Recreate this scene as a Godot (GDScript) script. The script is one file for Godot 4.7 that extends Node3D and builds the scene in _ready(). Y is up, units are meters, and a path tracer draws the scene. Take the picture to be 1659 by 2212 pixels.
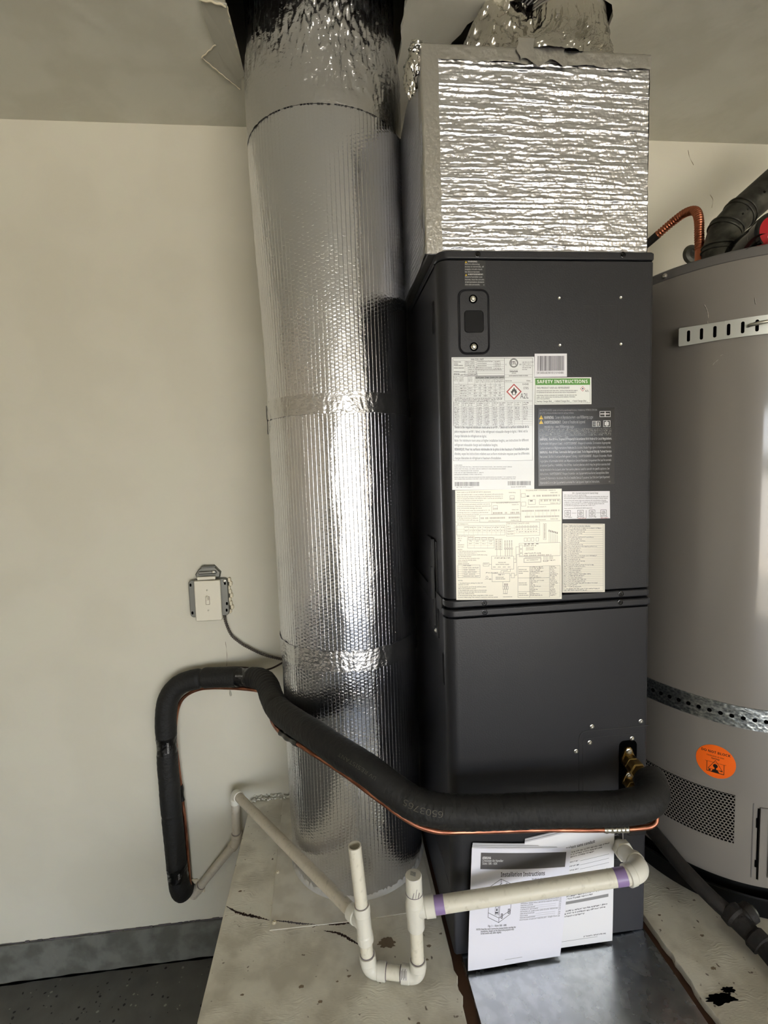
extends Node3D
# A garage corner: a black air handler with foil-wrapped ducts on a painted plywood platform, a water heater at its right.
# World: x right, y up, z towards the camera; y = 0 is the platform top, z = 0 the air handler's front, units are metres.

const WALL_Z := -0.607
const CEIL_Y := 2.075
const FLOOR_Y := -0.543
var mats := {}
var rng := RandomNumberGenerator.new()

# ------------------------------------------------------------------ mesh builder
class G:
	var v := PackedVector3Array()
	var n := PackedVector3Array()
	var uv := PackedVector2Array()
	var ix := PackedInt32Array()
	var xf := Transform3D()

	func vert(p: Vector3, nn: Vector3, t := Vector2.ZERO) -> int:
		v.append(xf * p); n.append((xf.basis * nn).normalized()); uv.append(t)
		return v.size() - 1

	func tri(a: int, b: int, c: int) -> void:
		var f := (v[c] - v[a]).cross(v[b] - v[a])
		if f.dot(n[a] + n[b] + n[c]) < 0.0:
			ix.append(a); ix.append(c); ix.append(b)
		else:
			ix.append(a); ix.append(b); ix.append(c)

	func quad(a: int, b: int, c: int, d: int) -> void:
		tri(a, b, c); tri(a, c, d)

	func poly(pts: Array, away: Vector3, uvs := []) -> void: # flat convex polygon facing away from a point
		var nn: Vector3 = (pts[1] - pts[0]).cross(pts[2] - pts[0]).normalized()
		if nn.dot(pts[0] - away) < 0.0: nn = -nn
		var s := v.size()
		for i in pts.size(): vert(pts[i], nn, uvs[i] if uvs.size() else Vector2.ZERO)
		for i in range(1, pts.size() - 1): tri(s, s + i, s + i + 1)

	func rbox(c: Vector3, size: Vector3, r := 0.002) -> void: # box with bevels that shade round
		var h := size * 0.5
		r = minf(r, minf(h.x, minf(h.y, h.z)) * 0.98)
		var id := {}
		for ax in 3:
			for sg in [-1, 1]:
				for b in [-1, 1]:
					for d in [-1, 1]:
						var s := Vector3.ZERO
						s[ax] = sg; s[(ax + 1) % 3] = b; s[(ax + 2) % 3] = d
						var p := s * (h - Vector3(r, r, r))
						p[ax] = sg * h[ax]
						var nn := Vector3.ZERO
						nn[ax] = sg
						id[[ax, int(s.x), int(s.y), int(s.z)]] = vert(c + p, nn, Vector2(p[(ax + 1) % 3], p[(ax + 2) % 3]))
		for ax in 3:
			for sg in [-1, 1]:
				var q := []
				for k in [[-1, -1], [1, -1], [1, 1], [-1, 1]]:
					var s := Vector3.ZERO
					s[ax] = sg; s[(ax + 1) % 3] = k[0]; s[(ax + 2) % 3] = k[1]
					q.append(id[[ax, int(s.x), int(s.y), int(s.z)]])
				quad(q[0], q[1], q[2], q[3])
		for ax in 3: # edges along ax
			var b := (ax + 1) % 3
			var d := (ax + 2) % 3
			for sb in [-1, 1]:
				for sd in [-1, 1]:
					var q := []
					for k in [[b, -1], [b, 1], [d, 1], [d, -1]]:
						var s := Vector3.ZERO
						s[b] = sb; s[d] = sd; s[ax] = k[1]
						q.append(id[[k[0], int(s.x), int(s.y), int(s.z)]])
					quad(q[0], q[1], q[2], q[3])
		for sx in [-1, 1]:
			for sy in [-1, 1]:
				for sz in [-1, 1]: tri(id[[0, sx, sy, sz]], id[[1, sx, sy, sz]], id[[2, sx, sy, sz]])

	func grid(nu: int, nv: int, f: Callable, wrap: bool, outw: Callable, uvf = null) -> void:
		# f(a, b) -> point for a, b in 0..1; outw(point, a, b) -> direction the normal must roughly take
		var p := PackedVector3Array()
		for j in nv + 1:
			for i in nu + 1:
				p.append(f.call(float(i) / nu, float(j) / nv))
		var s := v.size()
		for j in nv + 1:
			for i in nu + 1:
				var i0 := i - 1
				var i1 := i + 1
				if wrap:
					if i0 < 0: i0 = nu - 1
					if i1 > nu: i1 = 1
				else:
					i0 = maxi(i0, 0); i1 = mini(i1, nu)
				var j0 := maxi(j - 1, 0)
				var j1 := mini(j + 1, nv)
				var du := p[j * (nu + 1) + i1] - p[j * (nu + 1) + i0]
				var dv := p[j1 * (nu + 1) + i] - p[j0 * (nu + 1) + i]
				var nn := du.cross(dv)
				var a := float(i) / nu
				var b := float(j) / nv
				var o: Vector3 = outw.call(p[j * (nu + 1) + i], a, b)
				if nn.length_squared() < 1e-20: nn = o
				if nn.dot(o) < 0.0: nn = -nn
				var t := Vector2(a, b)
				if uvf != null: t = uvf.call(a, b)
				vert(p[j * (nu + 1) + i], nn.normalized(), t)
		for j in nv:
			for i in nu:
				var a0 := s + j * (nu + 1) + i
				quad(a0, a0 + 1, a0 + nu + 2, a0 + nu + 1)

	func disc(c: Vector3, axis: Vector3, r: float, sides := 24, r_in := 0.0) -> void:
		var w := axis.normalized()
		var a := w.cross(Vector3.UP if absf(w.y) < 0.9 else Vector3.RIGHT).normalized()
		var b := w.cross(a)
		var s := v.size()
		if r_in <= 0.0:
			vert(c, w, Vector2(0.5, 0.5))
			for i in sides + 1:
				var t := TAU * i / sides
				vert(c + (a * cos(t) + b * sin(t)) * r, w, Vector2(0.5 + 0.5 * cos(t), 0.5 + 0.5 * sin(t)))
			for i in sides: tri(s, s + 1 + i, s + 2 + i)
		else:
			for i in sides + 1:
				var t := TAU * i / sides
				var d := a * cos(t) + b * sin(t)
				vert(c + d * r_in, w); vert(c + d * r, w)
			for i in sides: quad(s + i * 2, s + i * 2 + 1, s + i * 2 + 3, s + i * 2 + 2)

	func lathe(base: Vector3, axis: Vector3, prof: Array, sides := 32, smooth := false) -> void:
		# prof: Vector2(radius, height along the axis); each segment flat along the profile unless smooth
		var w := axis.normalized()
		var a := w.cross(Vector3.UP if absf(w.y) < 0.9 else Vector3.RIGHT).normalized()
		var b := w.cross(a)
		var segn := []
		for k in prof.size() - 1:
			var d: Vector2 = prof[k + 1] - prof[k]
			segn.append(Vector2(d.y, -d.x).normalized())
		var along := 0.0
		for k in prof.size() - 1:
			var n0: Vector2 = segn[k]
			var n1: Vector2 = segn[k]
			if smooth:
				if k > 0: n0 = (segn[k] + segn[k - 1]).normalized()
				if k < prof.size() - 2: n1 = (segn[k] + segn[k + 1]).normalized()
			var s := v.size()
			var l2: float = along + (prof[k + 1] - prof[k]).length()
			for i in sides + 1:
				var t := TAU * i / sides
				var d := a * cos(t) + b * sin(t)
				vert(base + d * prof[k].x + w * prof[k].y, d * n0.x + w * n0.y, Vector2(float(i) / sides, along))
				vert(base + d * prof[k + 1].x + w * prof[k + 1].y, d * n1.x + w * n1.y, Vector2(float(i) / sides, l2))
			for i in sides:
				quad(s + i * 2, s + i * 2 + 1, s + i * 2 + 3, s + i * 2 + 2)
			along = l2

	func tube(path: Array, rad: Callable, sides := 20, caps := true) -> void:
		# path: points; rad(s, t) -> radius at length s metres, angle t
		var nP := path.size()
		var tan := []
		for i in nP:
			tan.append((path[mini(i + 1, nP - 1)] - path[maxi(i - 1, 0)]).normalized())
		var up: Vector3 = Vector3.UP if absf(tan[0].y) < 0.9 else Vector3.BACK
		var nb: Vector3 = (up - tan[0] * up.dot(tan[0])).normalized()
		var s := v.size()
		var ln := 0.0
		for i in nP:
			if i > 0:
				ln += (path[i] - path[i - 1]).length()
				nb = (nb - tan[i] * nb.dot(tan[i])).normalized()
			var bb: Vector3 = tan[i].cross(nb)
			for k in sides + 1:
				var t := TAU * k / sides
				var d := nb * cos(t) + bb * sin(t)
				var e := 0.0015
				var slope: float = (rad.call(ln + e, t) - rad.call(ln - e, t)) / (2.0 * e)
				var turn: float = (rad.call(ln, t + 0.05) - rad.call(ln, t - 0.05)) / 0.1 / maxf(rad.call(ln, t), 1e-5)
				var d2 := -nb * sin(t) + bb * cos(t)
				vert(path[i] + d * rad.call(ln, t), (d - tan[i] * slope - d2 * turn), Vector2(float(k) / sides, ln))
		for i in nP - 1:
			for k in sides:
				var a0 := s + i * (sides + 1) + k
				quad(a0, a0 + 1, a0 + sides + 2, a0 + sides + 1)
		if caps:
			for e in [0, nP - 1]:
				var w: Vector3 = -tan[0] if e == 0 else tan[e]
				var c := vert(path[e], w)
				var first := v.size()
				for k in sides + 1: vert(xf.affine_inverse() * v[s + e * (sides + 1) + k], w)
				for k in sides: tri(c, first + k, first + k + 1)

	func prism(pts: PackedVector2Array, d0: float, d1: float, bev := 0.0, smooth_cos := 2.0) -> void:
		# outline in local x-y, from z = d0 (back) to z = d1 (front); sides smoothed where the outline turns gently
		var m := pts.size()
		if not Geometry2D.is_polygon_clockwise(pts): pts.reverse()
		var en := []
		for i in m:
			var d := pts[(i + 1) % m] - pts[i]
			en.append(Vector2(-d.y, d.x).normalized())
		var ins := PackedVector2Array()
		var vn := []
		for i in m:
			var a: Vector2 = en[(i + m - 1) % m]
			var b: Vector2 = en[i]
			var mid := (a + b).normalized()
			vn.append(mid)
			ins.append(pts[i] - mid * bev / maxf(0.4, mid.dot(b)))
		var tris := Geometry2D.triangulate_polygon(ins)
		if tris.is_empty(): tris = Geometry2D.triangulate_polygon(pts)
		for e in [[d1, 1.0], [d0, -1.0]]:
			var s := v.size()
			for q in ins: vert(Vector3(q.x, q.y, e[0]), Vector3(0, 0, e[1]), q)
			for k in range(0, tris.size(), 3): tri(s + tris[k], s + tris[k + 1], s + tris[k + 2])
		var ring := func(o: PackedVector2Array, z0: float, o2: PackedVector2Array, z1: float, nz0: float, nz1: float):
			for i in m:
				var j := (i + 1) % m
				var na: Vector2 = en[i]
				var nb: Vector2 = en[i]
				if en[i].dot(en[(i + m - 1) % m]) > smooth_cos: na = vn[i]
				if en[i].dot(en[j]) > smooth_cos: nb = vn[j]
				var a := vert(Vector3(o[i].x, o[i].y, z0), Vector3(na.x, na.y, nz0 * 3.0))
				var b := vert(Vector3(o[j].x, o[j].y, z0), Vector3(nb.x, nb.y, nz0 * 3.0))
				var c := vert(Vector3(o2[j].x, o2[j].y, z1), Vector3(nb.x, nb.y, nz1 * 3.0))
				var d := vert(Vector3(o2[i].x, o2[i].y, z1), Vector3(na.x, na.y, nz1 * 3.0))
				quad(a, b, c, d)
		if bev > 0.0:
			ring.call(ins, d1, pts, d1 - bev, 1.0, 0.0)
			ring.call(pts, d1 - bev, pts, d0 + bev, 0.0, 0.0)
			ring.call(pts, d0 + bev, ins, d0, 0.0, -1.0)
		else:
			ring.call(pts, d1, pts, d0, 0.0, 0.0)

	func mesh(origin: Vector3) -> ArrayMesh:
		var a := []
		a.resize(Mesh.ARRAY_MAX)
		var w := v.duplicate()
		for i in w.size(): w[i] -= origin
		a[Mesh.ARRAY_VERTEX] = w
		a[Mesh.ARRAY_NORMAL] = n
		a[Mesh.ARRAY_TEX_UV] = uv
		a[Mesh.ARRAY_INDEX] = ix
		var m := ArrayMesh.new()
		m.add_surface_from_arrays(Mesh.PRIMITIVE_TRIANGLES, a)
		return m

# ------------------------------------------------------------------ naming helpers
var counts := {}
func numbered(called: String) -> String:
	counts[called] = counts.get(called, -1) + 1
	return called if counts[called] == 0 else "%s_%03d" % [called, counts[called]]

func tag(o: Node, label: String, category: String, group := "") -> Node:
	o.set_meta("label", label); o.set_meta("category", category)
	if group: o.set_meta("group", group)
	return o

func thing(called: String, label: String, category: String, at: Vector3, group := "") -> Node3D:
	var o := Node3D.new()
	o.name = numbered(called)
	add_child(o, true)
	o.position = at
	tag(o, label, category, group)
	return o

func world_of(o: Node3D) -> Vector3:
	var p := Vector3.ZERO
	var k: Node = o
	while k is Node3D and k != self:
		p += k.position
		k = k.get_parent()
	return p

func obj(called: String, g: G, m: Material, parent: Node = null, label := "") -> MeshInstance3D:
	var o := MeshInstance3D.new()
	var org := Vector3.ZERO
	if parent == null:
		parent = self
		o.name = numbered(called)
		org = Vector3.ZERO
	else:
		o.name = called if parent.get_node_or_null(NodePath(called)) == null else next_name(parent, called)
		org = world_of(parent)
	o.mesh = g.mesh(org)
	o.mesh.surface_set_material(0, m)
	parent.add_child(o, true)
	if label: o.set_meta("label", label)
	return o

func next_name(parent: Node, called: String) -> String:
	var k := 1
	while parent.get_node_or_null(NodePath("%s_%03d" % [called, k])) != null: k += 1
	return "%s_%03d" % [called, k]

func struct(called: String, g: G, m: Material) -> MeshInstance3D:
	var o := obj(called, g, m)
	o.set_meta("kind", "structure")
	return o

# ------------------------------------------------------------------ materials
func mat(called: String, c: Color, rough := 0.6, metal := 0.0, extra := {}) -> StandardMaterial3D:
	var m := StandardMaterial3D.new()
	m.resource_name = called
	m.albedo_color = c
	m.roughness = rough
	m.metallic = metal
	for k in extra: m.set(k, extra[k])
	mats[called] = m
	return m

func noise(freq: float, octaves := 4, seed_ := 1, type := FastNoiseLite.TYPE_SIMPLEX_SMOOTH) -> FastNoiseLite:
	var f := FastNoiseLite.new()
	f.seed = seed_; f.frequency = freq; f.fractal_octaves = octaves; f.noise_type = type
	return f

func ntex(size: int, freq: float, octaves := 4, seed_ := 1, lo := Color.BLACK, hi := Color.WHITE, type := FastNoiseLite.TYPE_SIMPLEX_SMOOTH, stretch := Vector2.ONE, p0 := 0.25, p1 := 0.75) -> ImageTexture:
	var f := noise(freq, octaves, seed_, type)
	var im := f.get_seamless_image(size, size, false, false, 0.15, true)
	if stretch != Vector2.ONE:
		im.resize(int(size * stretch.x), int(size * stretch.y), Image.INTERPOLATE_CUBIC)
	im.convert(Image.FORMAT_L8)
	var d := im.get_data()
	var out := PackedByteArray()
	out.resize(d.size() * 3)
	var lut := []
	for i in 256: lut.append(lo.lerp(hi, smoothstep(p0, p1, i / 255.0)))
	for i in d.size():
		var c: Color = lut[d[i]]
		out[i * 3] = int(c.r * 255); out[i * 3 + 1] = int(c.g * 255); out[i * 3 + 2] = int(c.b * 255)
	return ImageTexture.create_from_image(Image.create_from_data(im.get_width(), im.get_height(), false, Image.FORMAT_RGB8, out))

func tri_map(m: StandardMaterial3D, scale: Vector3) -> void:
	m.uv1_triplanar = true
	m.uv1_world_triplanar = true
	m.uv1_scale = scale

func relief(m: StandardMaterial3D, t: Texture2D, cm: float) -> void:
	m.heightmap_enabled = true
	m.heightmap_texture = t
	m.heightmap_scale = cm

func bubble_texture(column: float, dome: float, power: float, edge: float, least: float) -> ImageTexture: # relief of bubble-wrap foil: 12 columns by 12 rows of flat-topped bubbles
	var w := 768
	var cols := 12
	var im := Image.create(w, w, false, Image.FORMAT_RF)
	var cell := float(w) / cols
	var r2 := RandomNumberGenerator.new()
	r2.seed = 5
	var hts := []
	for i in cols * cols: hts.append(r2.randf_range(least, 1.0))
	var f := noise(0.02, 2, 9)
	var wob := f.get_seamless_image(w, w, false, false, 0.1, true)
	for y in w:
		for x in w:
			var c := int(x / cell)
			var fx := (x / cell - c - 0.5) * 2.0
			var yy := y / cell + (0.5 if c % 2 == 1 else 0.0)
			var r := int(yy)
			var fy := (yy - r - 0.5) * 2.0
			var d := sqrt(fx * fx + fy * fy)
			var h: float = hts[(r % cols) * cols + c] * pow(maxf(0.0, 1.0 - pow(minf(d / 0.99, 1.0), 2.2)), power)
			im.set_pixel(x, y, Color((1.0 - pow(absf(fx), edge)) * column + h * dome + 0.30 * wob.get_pixel(x, y).r, 0, 0))
	return ImageTexture.create_from_image(im)

# ------------------------------------------------------------------ printing
class Canvas:
	var im: Image
	var ts: TextServer
	static var fonts := {}
	static var cache := {}
	func _init(w: int, h: int, c: Color):
		im = Image.create(w, h, false, Image.FORMAT_RGBA8)
		im.fill(c)
		ts = TextServerManager.get_primary_interface()
	func rect(x: float, y: float, w: float, h: float, c: Color) -> void:
		im.fill_rect(Rect2i(int(round(x)), int(round(y)), maxi(1, int(round(w))), maxi(1, int(round(h)))), c)
	func frame(x: float, y: float, w: float, h: float, c: Color, t := 1.0) -> void:
		rect(x, y, w, t, c); rect(x, y + h - t, w, t, c); rect(x, y, t, h, c); rect(x + w - t, y, t, h, c)
	func font(family: String, bold: bool) -> SystemFont:
		var k := family + str(bold)
		if not fonts.has(k):
			var f := SystemFont.new()
			f.font_names = PackedStringArray([family])
			f.font_weight = 700 if bold else 400
			fonts[k] = f
		return fonts[k]
	func text_image(s: String, size: int, c: Color, bold := false, family := "Droid Sans") -> Image:
		var f := font(family, bold)
		var st := ts.create_shaped_text()
		ts.shaped_text_add_string(st, s, f.get_rids(), size)
		var gl := ts.shaped_text_get_glyphs(st)
		var width := 4.0
		for g in gl: width += g.advance
		var out := Image.create(int(width) + 4, int(size * 1.35) + 4, false, Image.FORMAT_RGBA8)
		out.fill(Color(c.r, c.g, c.b, 0))
		var pen := 2.0
		for g in gl:
			var key := [g.font_rid, size, g.index, c]
			if not cache.has(key):
				var sz := Vector2i(size, 0)
				ts.font_render_glyph(g.font_rid, sz, g.index)
				var ti := ts.font_get_glyph_texture_idx(g.font_rid, sz, g.index)
				var glyph: Image = null
				if ti >= 0:
					var at := ts.font_get_texture_image(g.font_rid, sz, ti)
					var r := ts.font_get_glyph_uv_rect(g.font_rid, sz, g.index)
					glyph = at.get_region(Rect2i(r))
					glyph.convert(Image.FORMAT_RGBA8)
					for y in glyph.get_height():
						for x in glyph.get_width():
							glyph.set_pixel(x, y, Color(c.r, c.g, c.b, glyph.get_pixel(x, y).a))
				cache[key] = [glyph, ts.font_get_glyph_offset(g.font_rid, sz, g.index)]
			var e: Array = cache[key]
			if e[0] != null:
				var o: Vector2 = e[1] + Vector2(pen, size * 1.02)
				out.blend_rect(e[0], Rect2i(Vector2i.ZERO, e[0].get_size()), Vector2i(o.round()))
			pen += g.advance
		ts.free_rid(st)
		return out
	func text(s: String, x: float, y: float, size: int, c: Color, width := 0.0, bold := false, family := "Droid Sans", height := 0.0) -> void:
		# x, y: top left; width: squeezed or stretched to that many pixels
		var big := text_image(s, maxi(size, 14) if size >= 14 else size * 2, c, bold, family)
		var w := float(big.get_width()) * (1.0 if size >= 14 else 0.5)
		var h := float(big.get_height()) * (1.0 if size >= 14 else 0.5)
		if width > 0.0: w = width
		if height > 0.0: h = height
		if int(w) != big.get_width() or int(h) != big.get_height():
			big.resize(maxi(2, int(w)), maxi(2, int(h)), Image.INTERPOLATE_LANCZOS)
		im.blend_rect(big, Rect2i(Vector2i.ZERO, big.get_size()), Vector2i(int(x), int(y)))
	func scribble(x: float, y: float, w: float, h: float, c: Color, r: RandomNumberGenerator) -> void: # print too small to read
		var px := x
		while px < x + w:
			var ww := r.randf_range(0.6, 3.2) * h
			var qx := px
			while qx < minf(px + ww, x + w):
				var k := Color(c, r.randf_range(0.35, 0.95) * c.a)
				var cw := maxf(1.0, h * r.randf_range(0.25, 0.55))
				blend(qx, y + (0.0 if r.randf() < 0.3 else h * 0.25), maxf(1.0, cw - 0.5), h * (1.0 if r.randf() < 0.3 else 0.75), k)
				qx += cw + 1.0
			px += ww + h * 0.6
	func blend(x: float, y: float, w: float, h: float, c: Color) -> void:
		for yy in range(int(y), int(y + maxf(h, 1.0))):
			for xx in range(int(x), int(x + maxf(w, 1.0))):
				if xx >= 0 and yy >= 0 and xx < im.get_width() and yy < im.get_height():
					im.set_pixel(xx, yy, im.get_pixel(xx, yy).lerp(Color(c.r, c.g, c.b, 1), c.a))
	func line(a: Vector2, b: Vector2, t: float, c: Color) -> void:
		var steps := int(a.distance_to(b)) + 1
		for i in steps + 1:
			var p := a.lerp(b, float(i) / steps)
			rect(p.x - t * 0.5, p.y - t * 0.5, t, t, c)
	func fill_poly(pts: PackedVector2Array, c: Color) -> void:
		var lo := pts[0]
		var hi := pts[0]
		for p in pts: lo = lo.min(p); hi = hi.max(p)
		for y in range(maxi(0, int(lo.y)), mini(im.get_height(), int(hi.y) + 2)):
			for x in range(maxi(0, int(lo.x)), mini(im.get_width(), int(hi.x) + 2)):
				if Geometry2D.is_point_in_polygon(Vector2(x + 0.5, y + 0.5), pts): im.set_pixel(x, y, c)
	func ring(c0: Vector2, r0: float, r1: float, c: Color) -> void:
		for y in range(int(c0.y - r1) - 1, int(c0.y + r1) + 2):
			for x in range(int(c0.x - r1) - 1, int(c0.x + r1) + 2):
				var d := Vector2(x + 0.5, y + 0.5).distance_to(c0)
				if d >= r0 and d <= r1 and x >= 0 and y >= 0 and x < im.get_width() and y < im.get_height(): im.set_pixel(x, y, c)
	func barcode(x: float, y: float, w: float, h: float, r: RandomNumberGenerator, c := Color(0.08, 0.08, 0.1)) -> void:
		var px := x
		while px < x + w:
			var bw := float(r.randi_range(1, 4))
			rect(px, y, minf(bw, x + w - px), h, c)
			px += bw + r.randi_range(1, 3)
	func texture() -> ImageTexture:
		return ImageTexture.create_from_image(im)

func print_mat(called: String, cv: Canvas, rough := 0.35, bump: Texture2D = null) -> StandardMaterial3D:
	var m := mat(called, Color.WHITE, rough)
	m.albedo_texture = cv.texture()
	m.texture_repeat = false
	return m

func sheet_on(g: G, c: Array, thick: float, uvs := [Vector2(0, 0), Vector2(1, 0), Vector2(1, 1), Vector2(0, 1)]) -> void:
	# a thin flat sheet: its four front corners from the top left clockwise, thickness behind it
	var nn: Vector3 = (c[3] - c[0]).cross(c[1] - c[0]).normalized()
	var mid: Vector3 = (c[0] + c[1] + c[2] + c[3]) * 0.25 - nn * thick * 0.5
	var b := []
	for p in c: b.append(p - nn * thick)
	g.poly(c, mid, uvs)
	g.poly([b[0], b[1], b[2], b[3]], mid, uvs)
	for i in 4:
		var j := (i + 1) % 4
		g.poly([c[i], c[j], b[j], b[i]], mid, [uvs[i], uvs[j], uvs[j], uvs[i]])

# ------------------------------------------------------------------ shapes shared by several things
func smooth_path(pts: Array, step := 0.008, tension := true) -> Array:
	var cv := Curve3D.new()
	cv.bake_interval = step
	for i in pts.size():
		var a: Vector3 = pts[maxi(i - 1, 0)]
		var b: Vector3 = pts[mini(i + 1, pts.size() - 1)]
		var d: Vector3 = (b - a).normalized()
		var l0: float = (pts[i] - a).length() / 3.0
		var l1: float = (b - pts[i]).length() / 3.0
		cv.add_point(pts[i], -d * l0, d * l1)
	return Array(cv.get_baked_points())

func round_rect(w: float, h: float, r: float, seg := 5, c := Vector2.ZERO) -> PackedVector2Array:
	var o := PackedVector2Array()
	for k in 4:
		var cc := Vector2((w * 0.5 - r) * [1, -1, -1, 1][k], (h * 0.5 - r) * [1, 1, -1, -1][k])
		for i in seg + 1:
			var t := PI * 0.5 * (k + float(i) / seg)
			o.append(c + cc + Vector2(cos(t), sin(t)) * r)
	return o

func frame_of(w: float, h: float, r: float, t: float, g: G, z0: float, z1: float, c := Vector2.ZERO) -> void:
	# a raised rounded-rectangle ridge
	var o := round_rect(w, h, r, 6, c)
	var i_ := round_rect(w - 2 * t, h - 2 * t, maxf(r - t, 0.0005), 6, c)
	var mid := round_rect(w - t, h - t, r - t * 0.5, 6, c)
	var m := o.size()
	for k in m:
		var j := (k + 1) % m
		for q in [[o, z0, mid, z1, 1.0], [mid, z1, i_, z0, -1.0]]:
			var ca: Vector2 = (q[0][k] - c).normalized() * q[4]
			var cb: Vector2 = (q[0][j] - c).normalized() * q[4]
			var a := g.vert(Vector3(q[0][k].x, q[0][k].y, q[1]), Vector3(ca.x, ca.y, 0.9))
			var b := g.vert(Vector3(q[0][j].x, q[0][j].y, q[1]), Vector3(cb.x, cb.y, 0.9))
			var cc := g.vert(Vector3(q[2][j].x, q[2][j].y, q[3]), Vector3(cb.x, cb.y, 0.9))
			var d := g.vert(Vector3(q[2][k].x, q[2][k].y, q[3]), Vector3(ca.x, ca.y, 0.9))
			g.quad(a, b, cc, d)

func screw_head(c: Vector3, axis: Vector3, r: float, parent: Node, m: Material, washer := true) -> void:
	var g := G.new()
	var p := []
	if washer: p = [Vector2(r * 1.35, -0.001), Vector2(r * 1.35, r * 0.2), Vector2(r * 1.0, r * 0.35)]
	else: p = [Vector2(r, -0.001), Vector2(r, r * 0.3)]
	p.append_array([Vector2(r * 0.92, r * 0.75), Vector2(r * 0.7, r * 0.95), Vector2(r * 0.42, r * 0.98), Vector2(r * 0.34, r * 0.55), Vector2(0.00001, r * 0.5)])
	g.lathe(c, axis, p, 14)
	obj("screw", g, m, parent)

func elbow(g: G, a: Vector3, c: Vector3, b: Vector3, r: float, rc: float, hub: float) -> void:
	# a PVC elbow round the corner c, from towards a to towards b: swept body and a thicker hub at each mouth
	var da := (a - c).normalized()
	var db := (b - c).normalized()
	var pts := []
	var p0 := c + da * rc
	var p1 := c + db * rc
	for i in 13:
		var t := i / 12.0
		pts.append(p0.lerp(c, t).lerp(c.lerp(p1, t), t))
	g.tube(pts, func(_s, _t): return r, 24, false)
	for q in [[p0, da], [p1, db]]:
		g.lathe(q[0] - q[1] * 0.002, q[1], [Vector2(r, 0), Vector2(r * 1.06, 0.002), Vector2(r * 1.06, hub), Vector2(r * 1.0, hub + 0.001), Vector2(r * 0.8, hub + 0.001)], 24)

func pipe(g: G, a: Vector3, b: Vector3, r: float, open := false) -> void:
	var l := a.distance_to(b)
	if open: g.lathe(a, b - a, [Vector2(0.0001, 0.0), Vector2(r, 0.0), Vector2(r, l), Vector2(r * 0.8, l), Vector2(r * 0.78, l * 0.4), Vector2(0.0001, l * 0.4)], 24)
	else: g.lathe(a, b - a, [Vector2(0.0001, 0.0), Vector2(r, 0.0), Vector2(r, l), Vector2(0.0001, l)], 24)

# ------------------------------------------------------------------ the scene
func _ready() -> void:
	rng.seed = 11
	var cam := Camera3D.new()
	cam.name = "camera"
	add_child(cam)
	cam.position = Vector3(-0.2198, 1.0726, 0.9786)
	cam.basis = Basis(Vector3.UP, -0.10172) * Basis(Vector3.RIGHT, -0.09173) * Basis(Vector3.BACK, -0.03492)
	cam.fov = rad_to_deg(2.0 * atan(1106.0 / 1075.61))
	cam.near = 0.02
	cam.far = 200.0
	var sky := ProceduralSkyMaterial.new()
	sky.sky_top_color = Color(0.55, 0.63, 0.75)
	sky.sky_horizon_color = Color(0.87, 0.88, 0.89)
	sky.ground_bottom_color = Color(0.4, 0.38, 0.35)
	sky.ground_horizon_color = Color(0.7, 0.7, 0.68)
	sky.sky_energy_multiplier = 2.1
	var env := Environment.new()
	env.background_mode = Environment.BG_SKY
	env.sky = Sky.new()
	env.sky.sky_material = sky
	env.tonemap_mode = Environment.TONE_MAPPER_LINEAR
	env.tonemap_exposure = 2.98
	env.sdfgi_enabled = true
	env.ssao_enabled = true
	env.ssil_enabled = true
	var we := WorldEnvironment.new()
	we.name = "world_environment"
	we.environment = env
	add_child(we)
	var sun := DirectionalLight3D.new()
	sun.name = "sun"
	sun.light_color = Color(1.0, 0.95, 0.86)
	sun.light_energy = 5.0
	sun.light_angular_distance = 0.6
	sun.shadow_enabled = true
	add_child(sun)
	sun.look_at_from_position(Vector3(-1.5, 9.0, 8.0), Vector3(0, 0, 0))

	make_materials()
	build_setting()
	build_platform()
	build_air_handler()
	build_plenum()
	build_round_duct()
	build_water_heater()
	build_refrigerant_lines()
	build_drain()
	build_manuals()
	build_switch()
	build_heater_top()

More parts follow.
